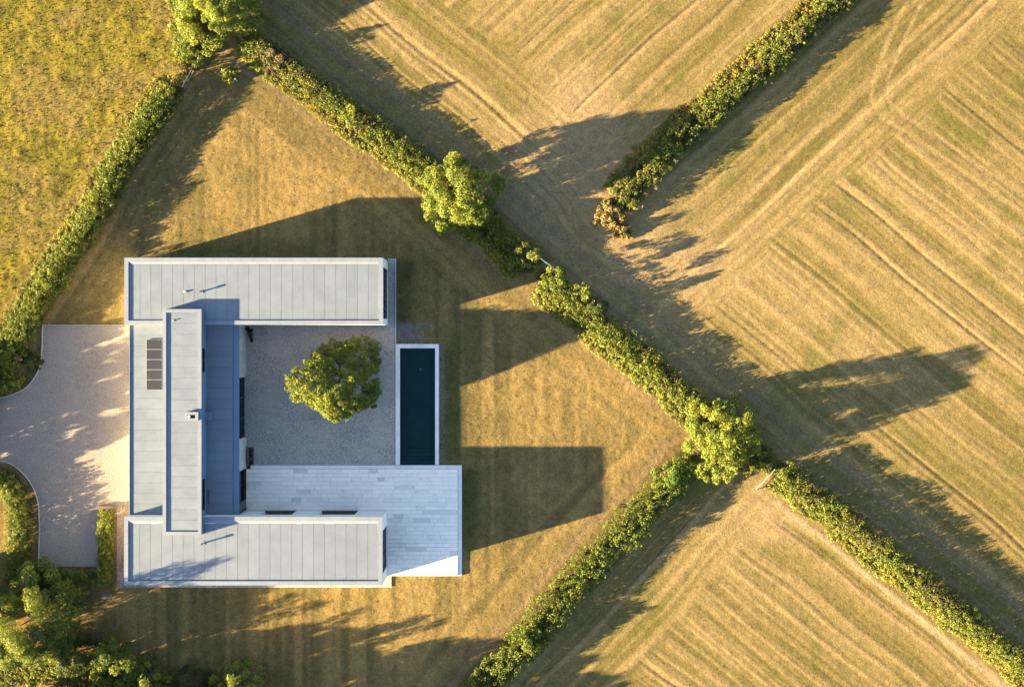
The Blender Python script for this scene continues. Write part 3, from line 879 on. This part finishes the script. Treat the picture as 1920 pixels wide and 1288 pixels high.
# ---------------------------------------------------------------- terrace
TX0, TX1, TY0, TY1, TZ = LX1 + 0.01, gx(858.4), -26.08, gy(878.8), 0.22
tb = MB()
tb.box(TX0, TX1 - 0.02, SY1 + 0.0, TY1 - 0.02, -0.3, TZ - 0.03)
tb.box(SX1 + 0.0, TX1 - 0.02, TY0 + 0.02, SY1, -0.3, TZ - 0.03)
terr = struct(tb.build('terrace', M['kerb_stone']), 'white stone terrace beside the lower wing')
random.seed(8)
lens = [0.75, 1.05, 1.35, 1.6, 1.9, 2.3]
RH = (TY1 - TY0) / 26
slab_me = {}
def slab_mesh(L, w):
    key = (round(L, 3), round(w, 3))
    if key not in slab_me:
        b = MB()
        g = 0.006; e = 0.008
        b.hull([(g, g, -0.03), (L - g, g, -0.03), (L - g, w - g, -0.03), (g, w - g, -0.03)],
               [(g + e, g + e, 0), (L - g - e, g + e, 0), (L - g - e, w - g - e, 0), (g + e, w - g - e, 0)])
        me = b.mesh('paving_slab'); me.materials.append(M['slab'])
        slab_me[key] = me
    return slab_me[key]
for r in range(26):
    yb = TY1 - (r + 1) * RH
    xa = TX0 if yb > SY1 - 0.05 else SX1 + 0.005
    x = xa
    first = True
    while x < TX1 - 0.01:
        L = random.choice(lens)
        if first: L = random.choice(lens[:4]); first = False
        if TX1 - (x + L) < 0.6: L = TX1 - x
        o = bpy.data.objects.new('paving_slab', slab_mesh(L, RH)); C.objects.link(o); o.parent = terr
        o.location = (x, yb, TZ + random.uniform(-0.003, 0.003))
        o.rotation_euler = (random.uniform(-.0015, .0015), random.uniform(-.0015, .0015), 0)
        x += L
# low step round the terrace: right side and top side
st = struct(thing_part('terrace_step', None), 'low pale step along the right and top of the terrace')
SZ = 0.105
def step_run(x0, x1, y0, y1, n, axis):
    for k in range(n):
        if axis == 'y':
            a = y0 + (y1 - y0) * k / n; b = y0 + (y1 - y0) * (k + 1) / n
            q = MB().box(x0, x1, a + 0.004, b - 0.004, -0.2, SZ)
        else:
            a = x0 + (x1 - x0) * k / n; b = x0 + (x1 - x0) * (k + 1) / n
            q = MB().box(a + 0.004, b - 0.004, y0, y1, -0.2, SZ)
        q.build('step_stone', M['kerb_stone'], st)
step_run(TX1 + 0.002, gx(866), TY0, TY1, 6, 'y')
PXa, PXb, PYa, PYb = gx(742), gx(823), gy(645), gy(872)
step_run(-29.4, PXa - 0.004, TY1 + 0.002, gy(872), 8, 'x')
step_run(PXa + 0.004, gx(866), TY1 + 0.002, gy(872) - 0.004, 4, 'x')

# ---------------------------------------------------------------- swimming pool
pool = thing('swimming_pool', 'long narrow dark swimming pool with pale stone surround', 'pool', (gx(782), gy(760), 0))
ix0, ix1, iy0, iy1 = gx(750), gx(816), gy(871.4), gy(653)
bs = MB()
bs.box(ix0 - 0.1, ix1 + 0.1, iy0 - 0.1, iy1 + 0.1, -1.9, -1.8)
bs.box(ix0 - 0.1, ix0, iy0, iy1, -1.8, -0.02); bs.box(ix1, ix1 + 0.1, iy0, iy1, -1.8, -0.02)
bs.box(ix0 - 0.1, ix1 + 0.1, iy0 - 0.1, iy0, -1.8, -0.02); bs.box(ix0 - 0.1, ix1 + 0.1, iy1, iy1 + 0.1, -1.8, -0.02)
bs.build('basin', M['basin'], pool)
for k in range(4):
    MB().box(ix0, ix1, iy0, iy0 + 0.42 * (4 - k), -1.8 + 0.36 * k, -1.8 + 0.36 * (k + 1) - 0.004).build('step', M['basin'], pool)
MB().box(ix0 + 0.002, ix1 - 0.002, iy0 + 0.002, iy1 - 0.002, -0.075, -0.070).build('water', M['water'], pool)
lx, ly = G(786, 693)
MB().tube((lx, ly, -1.80), (lx, ly, -1.74), 0.17, 0.17, 14).build('floor_drain', M['lamp'], pool)
n = 7
for k in range(n):
    a = iy0 + (iy1 - iy0) * k / n + 0.003; b = iy0 + (iy1 - iy0) * (k + 1) / n - 0.003
    MB().box(PXa, ix0, a, b, -0.12, 0.11).build('coping_stone', M['kerb_stone'], pool)
    MB().box(ix1, PXb, a, b, -0.12, 0.11).build('coping_stone', M['kerb_stone'], pool)
for k in range(3):
    a = PXa + (PXb - PXa) * k / 3 + 0.003; b = PXa + (PXb - PXa) * (k + 1) / 3 - 0.003
    MB().box(a, b, iy1 + 0.003, PYa, -0.12, 0.11).build('coping_stone', M['kerb_stone'], pool)

# ---------------------------------------------------------------- foliage
def leaf_quads(P, N, size, col, rng):
    n = len(P)
    a = rng.normal(size=(n, 3))
    t = np.cross(N, a); t /= np.linalg.norm(t, axis=1, keepdims=True) + 1e-9
    b = np.cross(N, t)
    s = size[:, None]
    bend = N * s * 0.12
    V = np.stack([P - t * s * 0.5 - bend, P + b * s * 0.33, P + t * s * 0.5 - bend, P - b * s * 0.33], 1).reshape(-1, 3)
    F = np.arange(4 * n).reshape(n, 4)
    return V, F, np.repeat(col, 4, 0)
def blob_leaves(rng, cen, rad, dens, size, cols, up=0.35, jit=0.5, flat=1.0):
    """leaves on the shells of blobs. cols: per-blob base colour"""
    Ps, Ns, Ss, Cs = [], [], [], []
    for c, r, k in zip(cen, rad, cols):
        n = max(12, int(4 * math.pi * r * r * dens))
        dv = rng.normal(size=(n, 3)); dv /= np.linalg.norm(dv, axis=1, keepdims=True)
        rr = r * (0.62 + 0.45 * rng.rand(n))
        p = c + dv * rr[:, None] * np.array((1, 1, flat))
        nn = dv + rng.normal(size=(n, 3)) * 0.55 + np.array((0, 0, up))
        nn /= np.linalg.norm(nn, axis=1, keepdims=True)
        Ps.append(p); Ns.append(nn)
        Ss.append(size * (0.5 + 1.0 * rng.rand(n)))
        Cs.append(k * (1 - jit / 2 + jit * rng.rand(n, 1)) * np.array((1, 1, 1)) + rng.rand(n, 1) * np.array((0.012, 0.004, 0)))
    P = np.concatenate(Ps); N = np.concatenate(Ns); Sz = np.concatenate(Ss); Cc = np.concatenate(Cs)
    ok = P[:, 2] > 0.02
    return leaf_quads(P[ok], N[ok], Sz[ok], np.clip(Cc[ok], 0.004, 1), rng)

GREEN = [(0.084, 0.113, 0.018), (0.1, 0.122, 0.018), (0.066, 0.094, 0.017)]
LIME = [(0.132, 0.16, 0.022), (0.116, 0.145, 0.022), (0.15, 0.168, 0.022)]
DARK = [(0.045, 0.066, 0.016), (0.058, 0.08, 0.018), (0.036, 0.054, 0.014)]
MIXED = [(0.084, 0.108, 0.018), (0.104, 0.12, 0.018), (0.064, 0.088, 0.017), (0.102, 0.11, 0.021), (0.08, 0.078, 0.025)]
DRY = [(0.17, 0.128, 0.045), (0.13, 0.112, 0.036), (0.19, 0.145, 0.055), (0.10, 0.098, 0.028)]

def tree(name, cat, label, px, py, R, zlo, zhi, pal, seed, nb=60, dens=50, leaf=0.155, ex=1.0, ey=1.0, spiky=0.0, group=None, trunk_r=0.18, rb=(0.14, 0.24), peak=2.2, off=(0, 0), tilt=0.0, north=0.0):
    rng = np.random.RandomState(seed)
    x0, y0 = G(px, py)
    t = thing(name, label, cat, (x0, y0, 0), group)
    zc_, hz = (zlo + zhi) / 2, (zhi - zlo) / 2
    cen, rad, cols = [], [], []
    ph = rng.rand(6) * 6.28
    for k in range(nb):
        az = rng.rand() * 6.283
        lump = 1 + 0.10 * math.sin(2 * az + ph[0]) + 0.09 * math.sin(3 * az + ph[1]) + 0.10 * math.sin(5 * az + ph[2])
        rho = 0.90 * math.sqrt(rng.rand()) if k > nb // 3 else rng.uniform(0.74, 0.92) + spiky * rng.rand() * 0.12
        zr = zlo + tilt * (1 - math.cos(az)) / 2
        zt = zr + (zhi - zr) * max(0.0, 1 - rho ** peak)
        zt *= 1 - north * max(0.0, math.sin(az)) * rho ** 0.6
        zr = min(zr, zt)
        r = R * rng.uniform(*rb) * (1.15 - 0.45 * rho)
        z = zt - r * 0.5 if rng.rand() < 0.62 else rng.uniform(zr, max(zr + 0.1, zt - r * 0.5))
        cen.append((x0 + (math.cos(az) * rho * ex + 0.10 * (1 - rho) * off[0]) * R * lump, y0 + (math.sin(az) * rho * ey + 0.10 * (1 - rho) * off[1]) * R * lump, max(z, 0.15 + r * 0.3)))
        rad.append(r)
        cols.append(np.array(pal[rng.randint(len(pal))]) * rng.uniform(0.85, 1.15))
    # sprigs growing out of the clumps break the outline
    for k in range(nb * 2):
        q = rng.randint(nb)
        o = np.array(cen[q]) - np.array((x0, y0, zc_))
        o /= np.linalg.norm(o) + 1e-6
        o = o + rng.normal(size=3) * 0.45
        o /= np.linalg.norm(o)
        cen.append(tuple(np.array(cen[q]) + o * rad[q] * rng.uniform(0.75, 1.05 + 0.3 * spiky)))
        rad.append(rad[q] * rng.uniform(0.28, 0.5))
        cols.append(cols[q] * rng.uniform(0.95, 1.15))
    Vv, Ff, Cc = blob_leaves(rng, np.array(cen), rad, dens, leaf, cols)
    link('crown', np_mesh('crown', Vv, Ff, Cc), M['leaf'], t)['kind'] = 'stuff'
    tr = MB().tube((x0, y0, -0.15), (x0, y0, zlo + hz * 0.4), trunk_r, trunk_r * 0.7, 10).tube((x0, y0, zlo + hz * 0.4), (x0 + 0.1, y0 + 0.1, zlo + hz * 1.3), trunk_r * 0.7, trunk_r * 0.25, 8)
    tr.build('trunk', M['bark'], t)
    for k in range(6):
        c = cen[k * 2]
        MB().tube((x0, y0, zlo + hz * 0.25 * (1 + 0.15 * k)), c, trunk_r * 0.42, trunk_r * 0.12, 6).build('limb', M['bark'], t)
    return t

def hedge(label, pts, w, h, pal, seed, dens=32, leaf=0.165, step=0.38, per=5, rough=0.5, group=None, name='hedge', cat='hedge', clipped=False):
    rng = np.random.RandomState(seed)
    x, y, tx, ty, s = resample(pts, step)
    t = thing(name, label, cat, (float(x[len(x) // 2]), float(y[len(y) // 2]), 0), group)
    hv = h * (1 - rough * 0.3 + rough * 0.6 * vnoise(s / 3.2, s * 0 + 0.5, seed)) * (1 + 0.12 * rough * (vnoise(s / 1.1, s * 0 + 2.5, seed) - 0.5) * 2)
    wv = w * (1 - rough * 0.5 + rough * 1.0 * vnoise(s / 3.3, s * 0 + 7.5, seed))
    pv = vnoise(s / 2.2, s * 0 + 4.5, seed + 3)
    cen, rad, cols = [], [], []
    for k in range(len(x)):
        for q in range(per):
            u = (q + rng.rand()) / per * 2 - 1
            r = rng.uniform(0.26, 0.48) * (0.7 if clipped else 1.0)
            off = u * max(0.05, wv[k] / 2 - r * 0.7)
            top = hv[k] * (1 - 0.32 * abs(u) ** 2)
            if clipped: top = hv[k]
            z = top - r if rng.rand() < 0.58 else rng.uniform(0.25, max(0.3, top - r))
            cen.append((x[k] + ty[k] * off, y[k] - tx[k] * off, max(0.2, z)))
            rad.append(r)
            ci = int((pv[k] * 1.3 - 0.15 + rng.normal() * 0.16) * len(pal))
            cols.append(np.array(pal[min(max(ci, 0), len(pal) - 1)]) * rng.uniform(0.88, 1.12))
        for zc in (0.3, 0.75):                          # dense core added to stop low sun streaks, shade put into leaf colour
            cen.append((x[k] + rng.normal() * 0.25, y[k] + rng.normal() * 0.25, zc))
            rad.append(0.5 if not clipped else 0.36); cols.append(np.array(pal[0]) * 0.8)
        if not clipped and rng.rand() < 0.4:          # a sprig sticking out
            u = rng.uniform(-1, 1)
            off = u * wv[k] / 2 * 1.05
            cen.append((x[k] + ty[k] * off, y[k] - tx[k] * off, hv[k] * rng.uniform(0.45, 0.9)))
            rad.append(rng.uniform(0.16, 0.30)); cols.append(np.array(pal[rng.randint(len(pal))]) * 1.1)
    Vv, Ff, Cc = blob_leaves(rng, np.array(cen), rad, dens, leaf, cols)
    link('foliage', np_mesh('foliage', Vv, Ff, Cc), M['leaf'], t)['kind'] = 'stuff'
    b = MB()
    for k in range(1, len(x), 2):
        ox, oy = rng.normal(size=2) * 0.25
        b.tube((x[k] + ox, y[k] + oy, -0.1), (x[k] + ox * 2, y[k] + oy * 2, hv[k] * 0.8), 0.05, 0.02, 5)
    b.build('stems', M['bark'], t)['kind'] = 'stuff'
    return t

HG = 'field hedges'
hedge('leafy field hedge from the top tree down to the round tree beside it', HA[:6], 3.3, 1.7, MIXED, 101, group=HG)
hedge('dark shaded hedge below the round tree, ending at the thin white rail', HA[5:], 4.6, 1.9, GREEN + DARK[1:2], 102, group=HG)
hedge('tangled field hedge between the lawn and the hay field, right of the courtyard', HB, 3.4, 1.8, MIXED, 103, group=HG)
hedge('field hedge running to the lower right corner below the white gate', HC, 3.3, 2.1, MIXED, 104, rough=0.35, group=HG)
hedge('short hedge below the left side of the top tree, above the grey rail', HL1, 2.8, 2.0, GREEN + DARK[:1], 105, group=HG)
hedge('long hedge between the olive meadow and the house lawn', HL2, 3.7, 2.1, GREEN + MIXED[:2], 106, rough=0.4, group=HG)
hedge('field hedge with brown gaps running to the top right', HU, 3.2, 1.9, MIXED + DARK[1:2], 107, rough=0.6, group=HG)
hedge('broad hedge running down to the bottom edge between lawn and lower field', HD, 4.5, 2.3, GREEN + MIXED[:2], 108, group=HG)
hedge('curved hedge in the driveway bend at the left edge', HI, 2.8, 2.0, GREEN + LIME[:1], 109, rough=0.4)
hedge('clipped straight hedge between driveway and reddish gravel', [(202, 958), (202, 1000), (201, 1096)], 2.0, 1.5, LIME + GREEN, 110, leaf=0.14, dens=50, rough=0.12, clipped=True)
hedge('low clipped hedge along the bottom of the driveway', [(80, 1080), (140, 1081), (186, 1083)], 1.9, 1.4, GREEN, 111, leaf=0.14, dens=50, rough=0.2, clipped=True)

def verge(name, pts, off0, off1, per_m, h, col, lab, seed):
    """strip of long leaning grass; offsets in metres to the right of the walking direction"""
    r = np.random.RandomState(seed)
    x, y, tx, ty, s = resample(pts, 0.1)
    n = int(s[-1] * per_m)
    k = r.randint(0, len(x), n)
    wv = 0.45 * (vnoise(s / 1.6, s * 0 + 3, seed)[k] - 0.5) * 2
    u = off0 + (off1 + wv - off0) * r.rand(n) ** 0.8
    X = x[k] + ty[k] * u; Y = y[k] - tx[k] * u
    c = np.array(col) * (0.7 + 0.6 * r.rand(n, 1)) * (0.7 + 0.6 * vnoise(X / 1.5, Y / 1.5, 8))[:, None]
    dry = vnoise(X / 2.5, Y / 2.5, 15) > 0.66
    c[dry] = c[dry] * np.array((1.2, 1.02, 0.95))
    t = np.clip((u - off0) / (off1 - off0), 0, 1)
    hh = h * (1 - 0.75 * t) * (0.5 + 0.6 * r.rand(n))
    cen = np.stack([X, Y, hh * 0.6 - 0.05], -1)
    V_, F_, C_ = blob_leaves(r, cen, 0.16 + 0.14 * r.rand(n), 55, 0.14, list(c), up=0.9, jit=0.6)
    o = link(name, np_mesh(name, V_, F_, C_), M['leaf'])
    o['kind'] = 'stuff'
    o['label'] = lab
YG = (0.140, 0.152, 0.026)
verge('long_grass', HA, 1.0, 2.5, 22, 0.45, YG, 'bright long grass on the lawn side of the upper hedge', 1)
verge('long_grass', HB, 1.0, 2.7, 22, 0.50, YG, 'bright long grass on the lawn side of the middle hedge', 2)
verge('long_grass', HC, 0.9, 2.4, 22, 0.55, YG, 'bright long grass below the lower right hedge', 3)
verge('long_grass', HL2, 1.0, 2.6, 22, 0.5, YG, 'bright long grass on the meadow side of the left hedge', 4)
verge('long_grass', HL1, 0.7, 1.9, 22, 0.5, YG, 'long grass left of the top hedge', 5)
verge('long_grass', HU, 1.2, 2.9, 22, 0.5, (0.155, 0.148, 0.028), 'yellow long grass above the upper right hedge', 6)
verge('long_grass', [(-60, 1275), (60, 1250), (150, 1262), (250, 1275), (330, 1300)], -1.4, 1.8, 45, 0.6, YG, 'bright long grass at the bottom left corner', 7)

# trees
tree('courtyard_tree', 'tree', 'broad green tree standing alone on the courtyard gravel', 645, 706, 4.5, 1.5, 6.1, LIME + GREEN[:2], 201, nb=300, rb=(0.11, 0.185), dens=46, leaf=0.15, spiky=0.8, ex=1.02, peak=1.9, off=(-1.5, -4.0), tilt=2.6, north=0.42)
tree('hedge_tree', 'tree', 'round bright tree in the hedge above the courtyard', 858, 370, 4.35, 1.2, 6.3, LIME + GREEN[:1], 202, nb=110, peak=2.6, off=(2.5, 0))
tree('hedge_tree', 'tree', 'yellow-green tree at the hedge junction near the white gate', 1343, 820, 4.5, 1.0, 5.7, LIME + LIME + GREEN[:1], 203, nb=130, rb=(0.12, 0.20), peak=2.3, off=(1, 0), spiky=0.8)
tree('hedge_tree', 'tree', 'large bright tree cut by the top edge', 416, 20, 4.7, 1.2, 6.0, LIME + GREEN[:1], 204, nb=110, peak=2.6, off=(3, 0))
tree('large_tree', 'tree', 'big dark tree at the left edge below the driveway hedge', 78, 1150, 5.4, 1.2, 8.6, DARK[:1] + GREEN + LIME[:1], 205, nb=130, spiky=0.6, peak=2.0, off=(-1, 0))
tree('small_tree', 'tree', 'dark green tree with a bright lower side at the bottom left', 222, 1240, 3.0, 0.6, 5.0, GREEN + LIME[:1], 206, nb=60, rb=(0.16, 0.26), peak=1.5)
tree('small_tree', 'tree', 'narrow pointed bright tree at the bottom edge', 292, 1258, 1.9, 0.3, 4.8, LIME + GREEN, 207, nb=50, spiky=0.8, rb=(0.18, 0.28), peak=1.1)
tree('small_tree', 'tree', 'bright spreading tree cut by the bottom edge, below the house', 446, 1280, 2.7, 0.6, 5.6, LIME, 208, nb=60, spiky=1.2, rb=(0.14, 0.22), peak=1.3)
def shrub(label, px, py, R, h, pal, seed, nb=30, leaf=0.15, dens=50, cat='shrub', name='shrub', group=None):
    return tree(name, cat, label, px, py, R, 0.05, h, pal, seed, nb=nb, leaf=leaf, dens=dens, rb=(0.2, 0.32), trunk_r=0.07, group=group, peak=2.4)
shrub('yellowish shrub at the end of the shaded hedge, by the thin white rail', 988, 480, 1.6, 3.6, LIME + DRY[:1], 301)
shrub('bright shrub right of the thin white rail', 1038, 524, 1.7, 3.3, LIME + GREEN, 302)
shrub('pale green round shrub in the hedge, just right of the white rail shrub', 1090, 552, 1.3, 3.2, LIME + GREEN, 303)
shrub('dark shrub pressed against the hedge between two brighter shrubs', 1118, 580, 1.3, 2.6, DARK, 304)
shrub('vivid green shrub under the yellow-green junction tree', 1258, 888, 2.0, 3.0, [(0.075, 0.125, 0.02), (0.09, 0.14, 0.025)], 305)
shrub('vivid green shrub bulging from the broad lower hedge', 988, 1200, 2.1, 2.5, [(0.095, 0.135, 0.025), (0.11, 0.14, 0.025)], 306)
shrub('yellow shrub bulging from the long left hedge', 104, 526, 1.7, 2.9, LIME + DRY[1:2], 307)
shrub('leafy shrub left of the top tree, above the grey rail', 366, 104, 1.6, 2.6, GREEN, 308)
shrub('lime shrub in the hedge between top tree and round tree', 662, 214, 1.3, 2.1, LIME, 309)
shrub('small rounded lime shrub beside the driveway curve', 30, 713, 1.05, 1.3, LIME, 310, leaf=0.16, dens=50)
shrub('dark bush beside the driveway edging with pink roses near it', 62, 676, 1.2, 1.1, DARK, 311, leaf=0.15)
shrub('dry straw coloured bush at the lower end of the upper right hedge', 1146, 402, 1.7, 1.3, DRY, 312, leaf=0.22)
shrub('dry yellow weeds spilling from the hedge end', 1165, 432, 1.1, 0.8, DRY, 313, leaf=0.22)
shrub('pale brown thicket above the grey rail on the left hedge', 338, 140, 1.2, 1.5, DRY + MIXED, 314)
shrub('dark undergrowth between the two bottom left trees', 150, 1220, 2.6, 4.0, DARK, 315, nb=44)
shrub('dark low bush between the pointed tree and the spreading tree', 362, 1286, 2.4, 2.4, DARK, 316, nb=44)
shrub('low leafy bush at the bottom edge beside the bare earth', 200, 1292, 2.0, 2.0, LIME + GREEN, 317, nb=44)
shrub('dark bush where driveway hedge and clipped hedge meet', 66, 1092, 2.0, 2.9, DARK + GREEN[:1], 318, nb=44)
shrub('olive bush left of the white gate under the junction tree', 1432, 868, 1.4, 1.8, MIXED, 319)
shrub('brown and green thicket in the hedge right of the top tree', 520, 116, 1.6, 2.3, [(0.12, 0.085, 0.05), (0.09, 0.07, 0.04), (0.10, 0.11, 0.03)], 320)
shrub('dull brownish bush in the upper right hedge', 1492, 72, 1.3, 2.0, [(0.10, 0.085, 0.035), (0.085, 0.07, 0.03)], 321)
shrub('dark low bush added to cast shade between the big left tree and the flat pale stone', 122, 1128, 1.9, 2.6, DARK, 323)  # added bush: its shadow closes a sunny gap beside the stone
# young tree on the lawn with two white stakes
yt = shrub('young shrub with two white stakes alone on the upper lawn', 433, 144, 0.95, 1.7, LIME, 322, leaf=0.2)
for (dx, dy) in ((-0.75, 0.45), (0.72, -0.55)):
    x, y = G(433, 144)
    MB().tube((x + dx, y + dy, -0.1), (x + dx, y + dy, 1.15), 0.045, 0.045, 6).build('stake', M['white_paint'], yt)
# pink roses
rs = thing('rose_bush', 'pink flowering rose by the left hedge above the lime shrub', 'rose bush', (*G(41, 675), 0))
rng = np.random.RandomState(9)
x, y = G(41, 675)
Vv, Ff, Cc = blob_leaves(rng, np.array([(x, y, 0.5), (x + .3, y - .2, 0.45)]), [0.45, 0.4], 40, 0.16, [np.array(DARK[1])] * 2)
link('foliage', np_mesh('foliage', Vv, Ff, Cc), M['leaf'], rs)['kind'] = 'stuff'
PINK = plain('pink_petals', (0.55, 0.16, 0.25), 0.7, 0.2, 0, 0.2)
for k in range(8):
    a = rng.rand() * 6.28; q = rng.rand() * 0.4
    b = MB()
    cxr, cyr = x + q * math.cos(a), y + q * math.sin(a)
    for m_ in range(5):
        an = m_ * 1.2566
        b.hull([(cxr, cyr, 0.86)] * 1 + [(cxr + .09 * math.cos(an - .5), cyr + .09 * math.sin(an - .5), 0.9), (cxr + .13 * math.cos(an), cyr + .13 * math.sin(an), 0.93), (cxr + .09 * math.cos(an + .5), cyr + .09 * math.sin(an + .5), 0.9)],
               [(cxr, cyr, 0.88)] * 1 + [(cxr + .08 * math.cos(an - .5), cyr + .08 * math.sin(an - .5), 0.93), (cxr + .12 * math.cos(an), cyr + .12 * math.sin(an), 0.96), (cxr + .08 * math.cos(an + .5), cyr + .08 * math.sin(an + .5), 0.93)])
    b.build('flower', PINK, rs)

# trees standing beyond the frame, whose shade falls into it
OFF = 'trees beyond the frame'
for k, (px, py, R, h) in enumerate(((-130, 792, 3.6, 6.4), (-105, 875, 3.6, 5.6), (-250, 835, 4.0, 7.5), (-70, 700, 2.6, 3.6), (430, 1372, 4.2, 6.4), (560, 1400, 4.2, 6.6), (310, 1385, 3.8, 6.0), (690, 1410, 3.4, 5.6), (640, -40, 2.0, 3.2), (-90, 1130, 4.5, 7.5), (170, 1345, 3.8, 6.2), (60, 1350, 4.0, 6.5))):
    tree('neighbouring_tree', 'tree', 'tree beyond the frame whose shade reaches into the picture', px, py, R, 0.6, h, GREEN, 400 + k, nb=90, dens=13, leaf=0.38, group=OFF)

# ---------------------------------------------------------------- gates, rails and small things
def gate(name, label, a, b, h, mat, r=0.05, rails=5, cat='gate', posts=True):
    (x0, y0), (x1, y1) = G(*a), G(*b)
    g = thing(name, label, cat, ((x0 + x1) / 2, (y0 + y1) / 2, 0))
    for k in range(rails):
        z = h - k * (h - 0.2) / max(1, rails - 1)
        w = r if k == 0 else r * 0.6
        MB().tube((x0, y0, z), (x1, y1, z), w, w, 8).build('rail', mat, g)
    if rails > 2: MB().tube((x0, y0, 0.2), (x1, y1, h), r * 0.5, r * 0.5, 6).build('brace', mat, g)
    if posts:
        for (x, y) in ((x0, y0), (x1, y1)):
            MB().box(x - 0.05, x + 0.05, y - 0.05, y + 0.05, -0.2, h + 0.08).build('post', M['brown_wood'], g)
    return g
gate('field_gate', 'white five-bar field gate at the hedge junction', (1413, 919), (1450, 879), 0.9, M['pale_timber'], 0.028, 4)
gate('rail', 'thin white rail crossing the hedge gap right of the round tree', (1011, 485), (1042, 507), 1.1, M['white_paint'], 0.05, 2, 'rail')
gate('rail', 'grey wooden rail at the left edge of the upper lawn', (346, 167), (364, 134), 0.9, M['pale_timber'], 0.06, 2, 'rail')
x0, y0 = G(186, 956); x1, y1 = G(219, 948)
MB().box(x0, x1, y0, y1, -0.1, 0.4).build('sleeper_wall', M['brown_wood'])
tag(bpy.data.objects['sleeper_wall'], 'low timber end wall at the top of the clipped hedge', 'wall')
x, y = G(198, 1117)
sl = MB().prism([(x - 0.7, y - 0.25), (x + 0.1, y - 0.3), (x + 0.7, y - 0.05), (x + 0.6, y + 0.25), (x - 0.3, y + 0.22)], -0.12, 0.05).build('stone_slab', M['grey_stone'])
tag(sl, 'pale flat stone in the dark grass below the clipped hedge', 'stone')
# dark trough by the lower courtyard pier
x0, x1 = gx(464.5), gx(475.8); ya, yb = gy(870.5), gy(839)
tr_ = thing('planter', 'dark brown trough of purple plants by the courtyard wall, beside the terrace', 'planter', ((x0 + x1) / 2, (ya + yb) / 2, 0))
xm = gx(469)
MB().box(x0, xm, ya, yb, 0.0, 0.46).build('seat_box', M['brown_wood'], tr_)
pbx = MB(); pbx.box(xm + 0.003, x1, ya, ya + 0.05, 0, 0.4).box(xm + 0.003, x1, yb - 0.05, yb, 0, 0.4).box(x1 - 0.05, x1, ya + 0.05, yb - 0.05, 0, 0.4).box(xm + 0.003, xm + 0.05, ya + 0.05, yb - 0.05, 0, 0.4)
pbx.build('trough', M['black'], tr_)
rng = np.random.RandomState(12)
cc = [(rng.uniform(xm + .1, x1 - .1), rng.uniform(ya + .1, yb - .1), 0.42) for _ in range(14)]
Vv, Ff, Cc = blob_leaves(rng, np.array(cc), [0.13] * 14, 160, 0.09, [np.array((0.035, 0.02, 0.035))] * 14)
link('plants', np_mesh('plants', Vv, Ff, Cc), M['leaf'], tr_)['kind'] = 'stuff'
# black climber in the upper inner corner
kx, ky = G(470, 627)
cl = thing('climbing_plant', 'blackish climbing plant in the upper left corner of the courtyard', 'plant', (kx, ky, 0))
cc = [(gx(a), gy(b), z) for a, b, z in ((466, 616, .9), (470, 616, 1.1), (468, 620, 1.0), (472, 621, .9), (470, 625, .8), (473, 628, .6), (471, 632, .5), (473, 636, .4), (473, 639, .3), (474, 620, .7))]
Vv, Ff, Cc = blob_leaves(rng, np.array(cc), [0.2] * 10, 130, 0.12, [np.array((0.012, 0.014, 0.012))] * 10, up=0.0)
link('foliage', np_mesh('foliage', Vv, Ff, Cc), M['leaf'], cl)['kind'] = 'stuff'
for q in range(3): MB().tube((gx(470 + q), gy(620 + 5 * q), 0), (gx(470 + q), gy(619 + 5 * q), 0.9 - 0.2 * q), 0.03, 0.015, 6).build('stem', M['bark'], cl)

# fallen leaves on the courtyard gravel and terrace
rng = np.random.RandomState(31)
P_ = []
for k in range(170):
    if k < 120: x, y, z = rng.normal(gx(665), 4.2), rng.normal(gy(720), 3.6), 0.04
    else: x, y, z = rng.uniform(-28, -7), rng.uniform(-18.4, -14.3), TZ + 0.012
    if not (-29.5 < x < -13.2) and k < 120 or (k < 120 and not (-13.4 < y < 1.8)): continue
    P_.append((x, y, z))
P_ = np.array(P_)
Nn = rng.normal(size=(len(P_), 3)) * 0.2 + np.array((0, 0, 1)); Nn /= np.linalg.norm(Nn, axis=1, keepdims=True)
Vv, Ff, Cc = leaf_quads(P_, Nn, 0.10 + 0.10 * rng.rand(len(P_)), np.array((0.05, 0.04, 0.02)) * (0.6 + 0.9 * rng.rand(len(P_), 1)), rng)
fl_ = link('fallen_leaves', np_mesh('fallen_leaves', Vv, Ff, Cc), M['leaf'])
fl_['kind'] = 'stuff'
fl_['label'] = 'scattered dry leaves on the courtyard gravel and terrace'
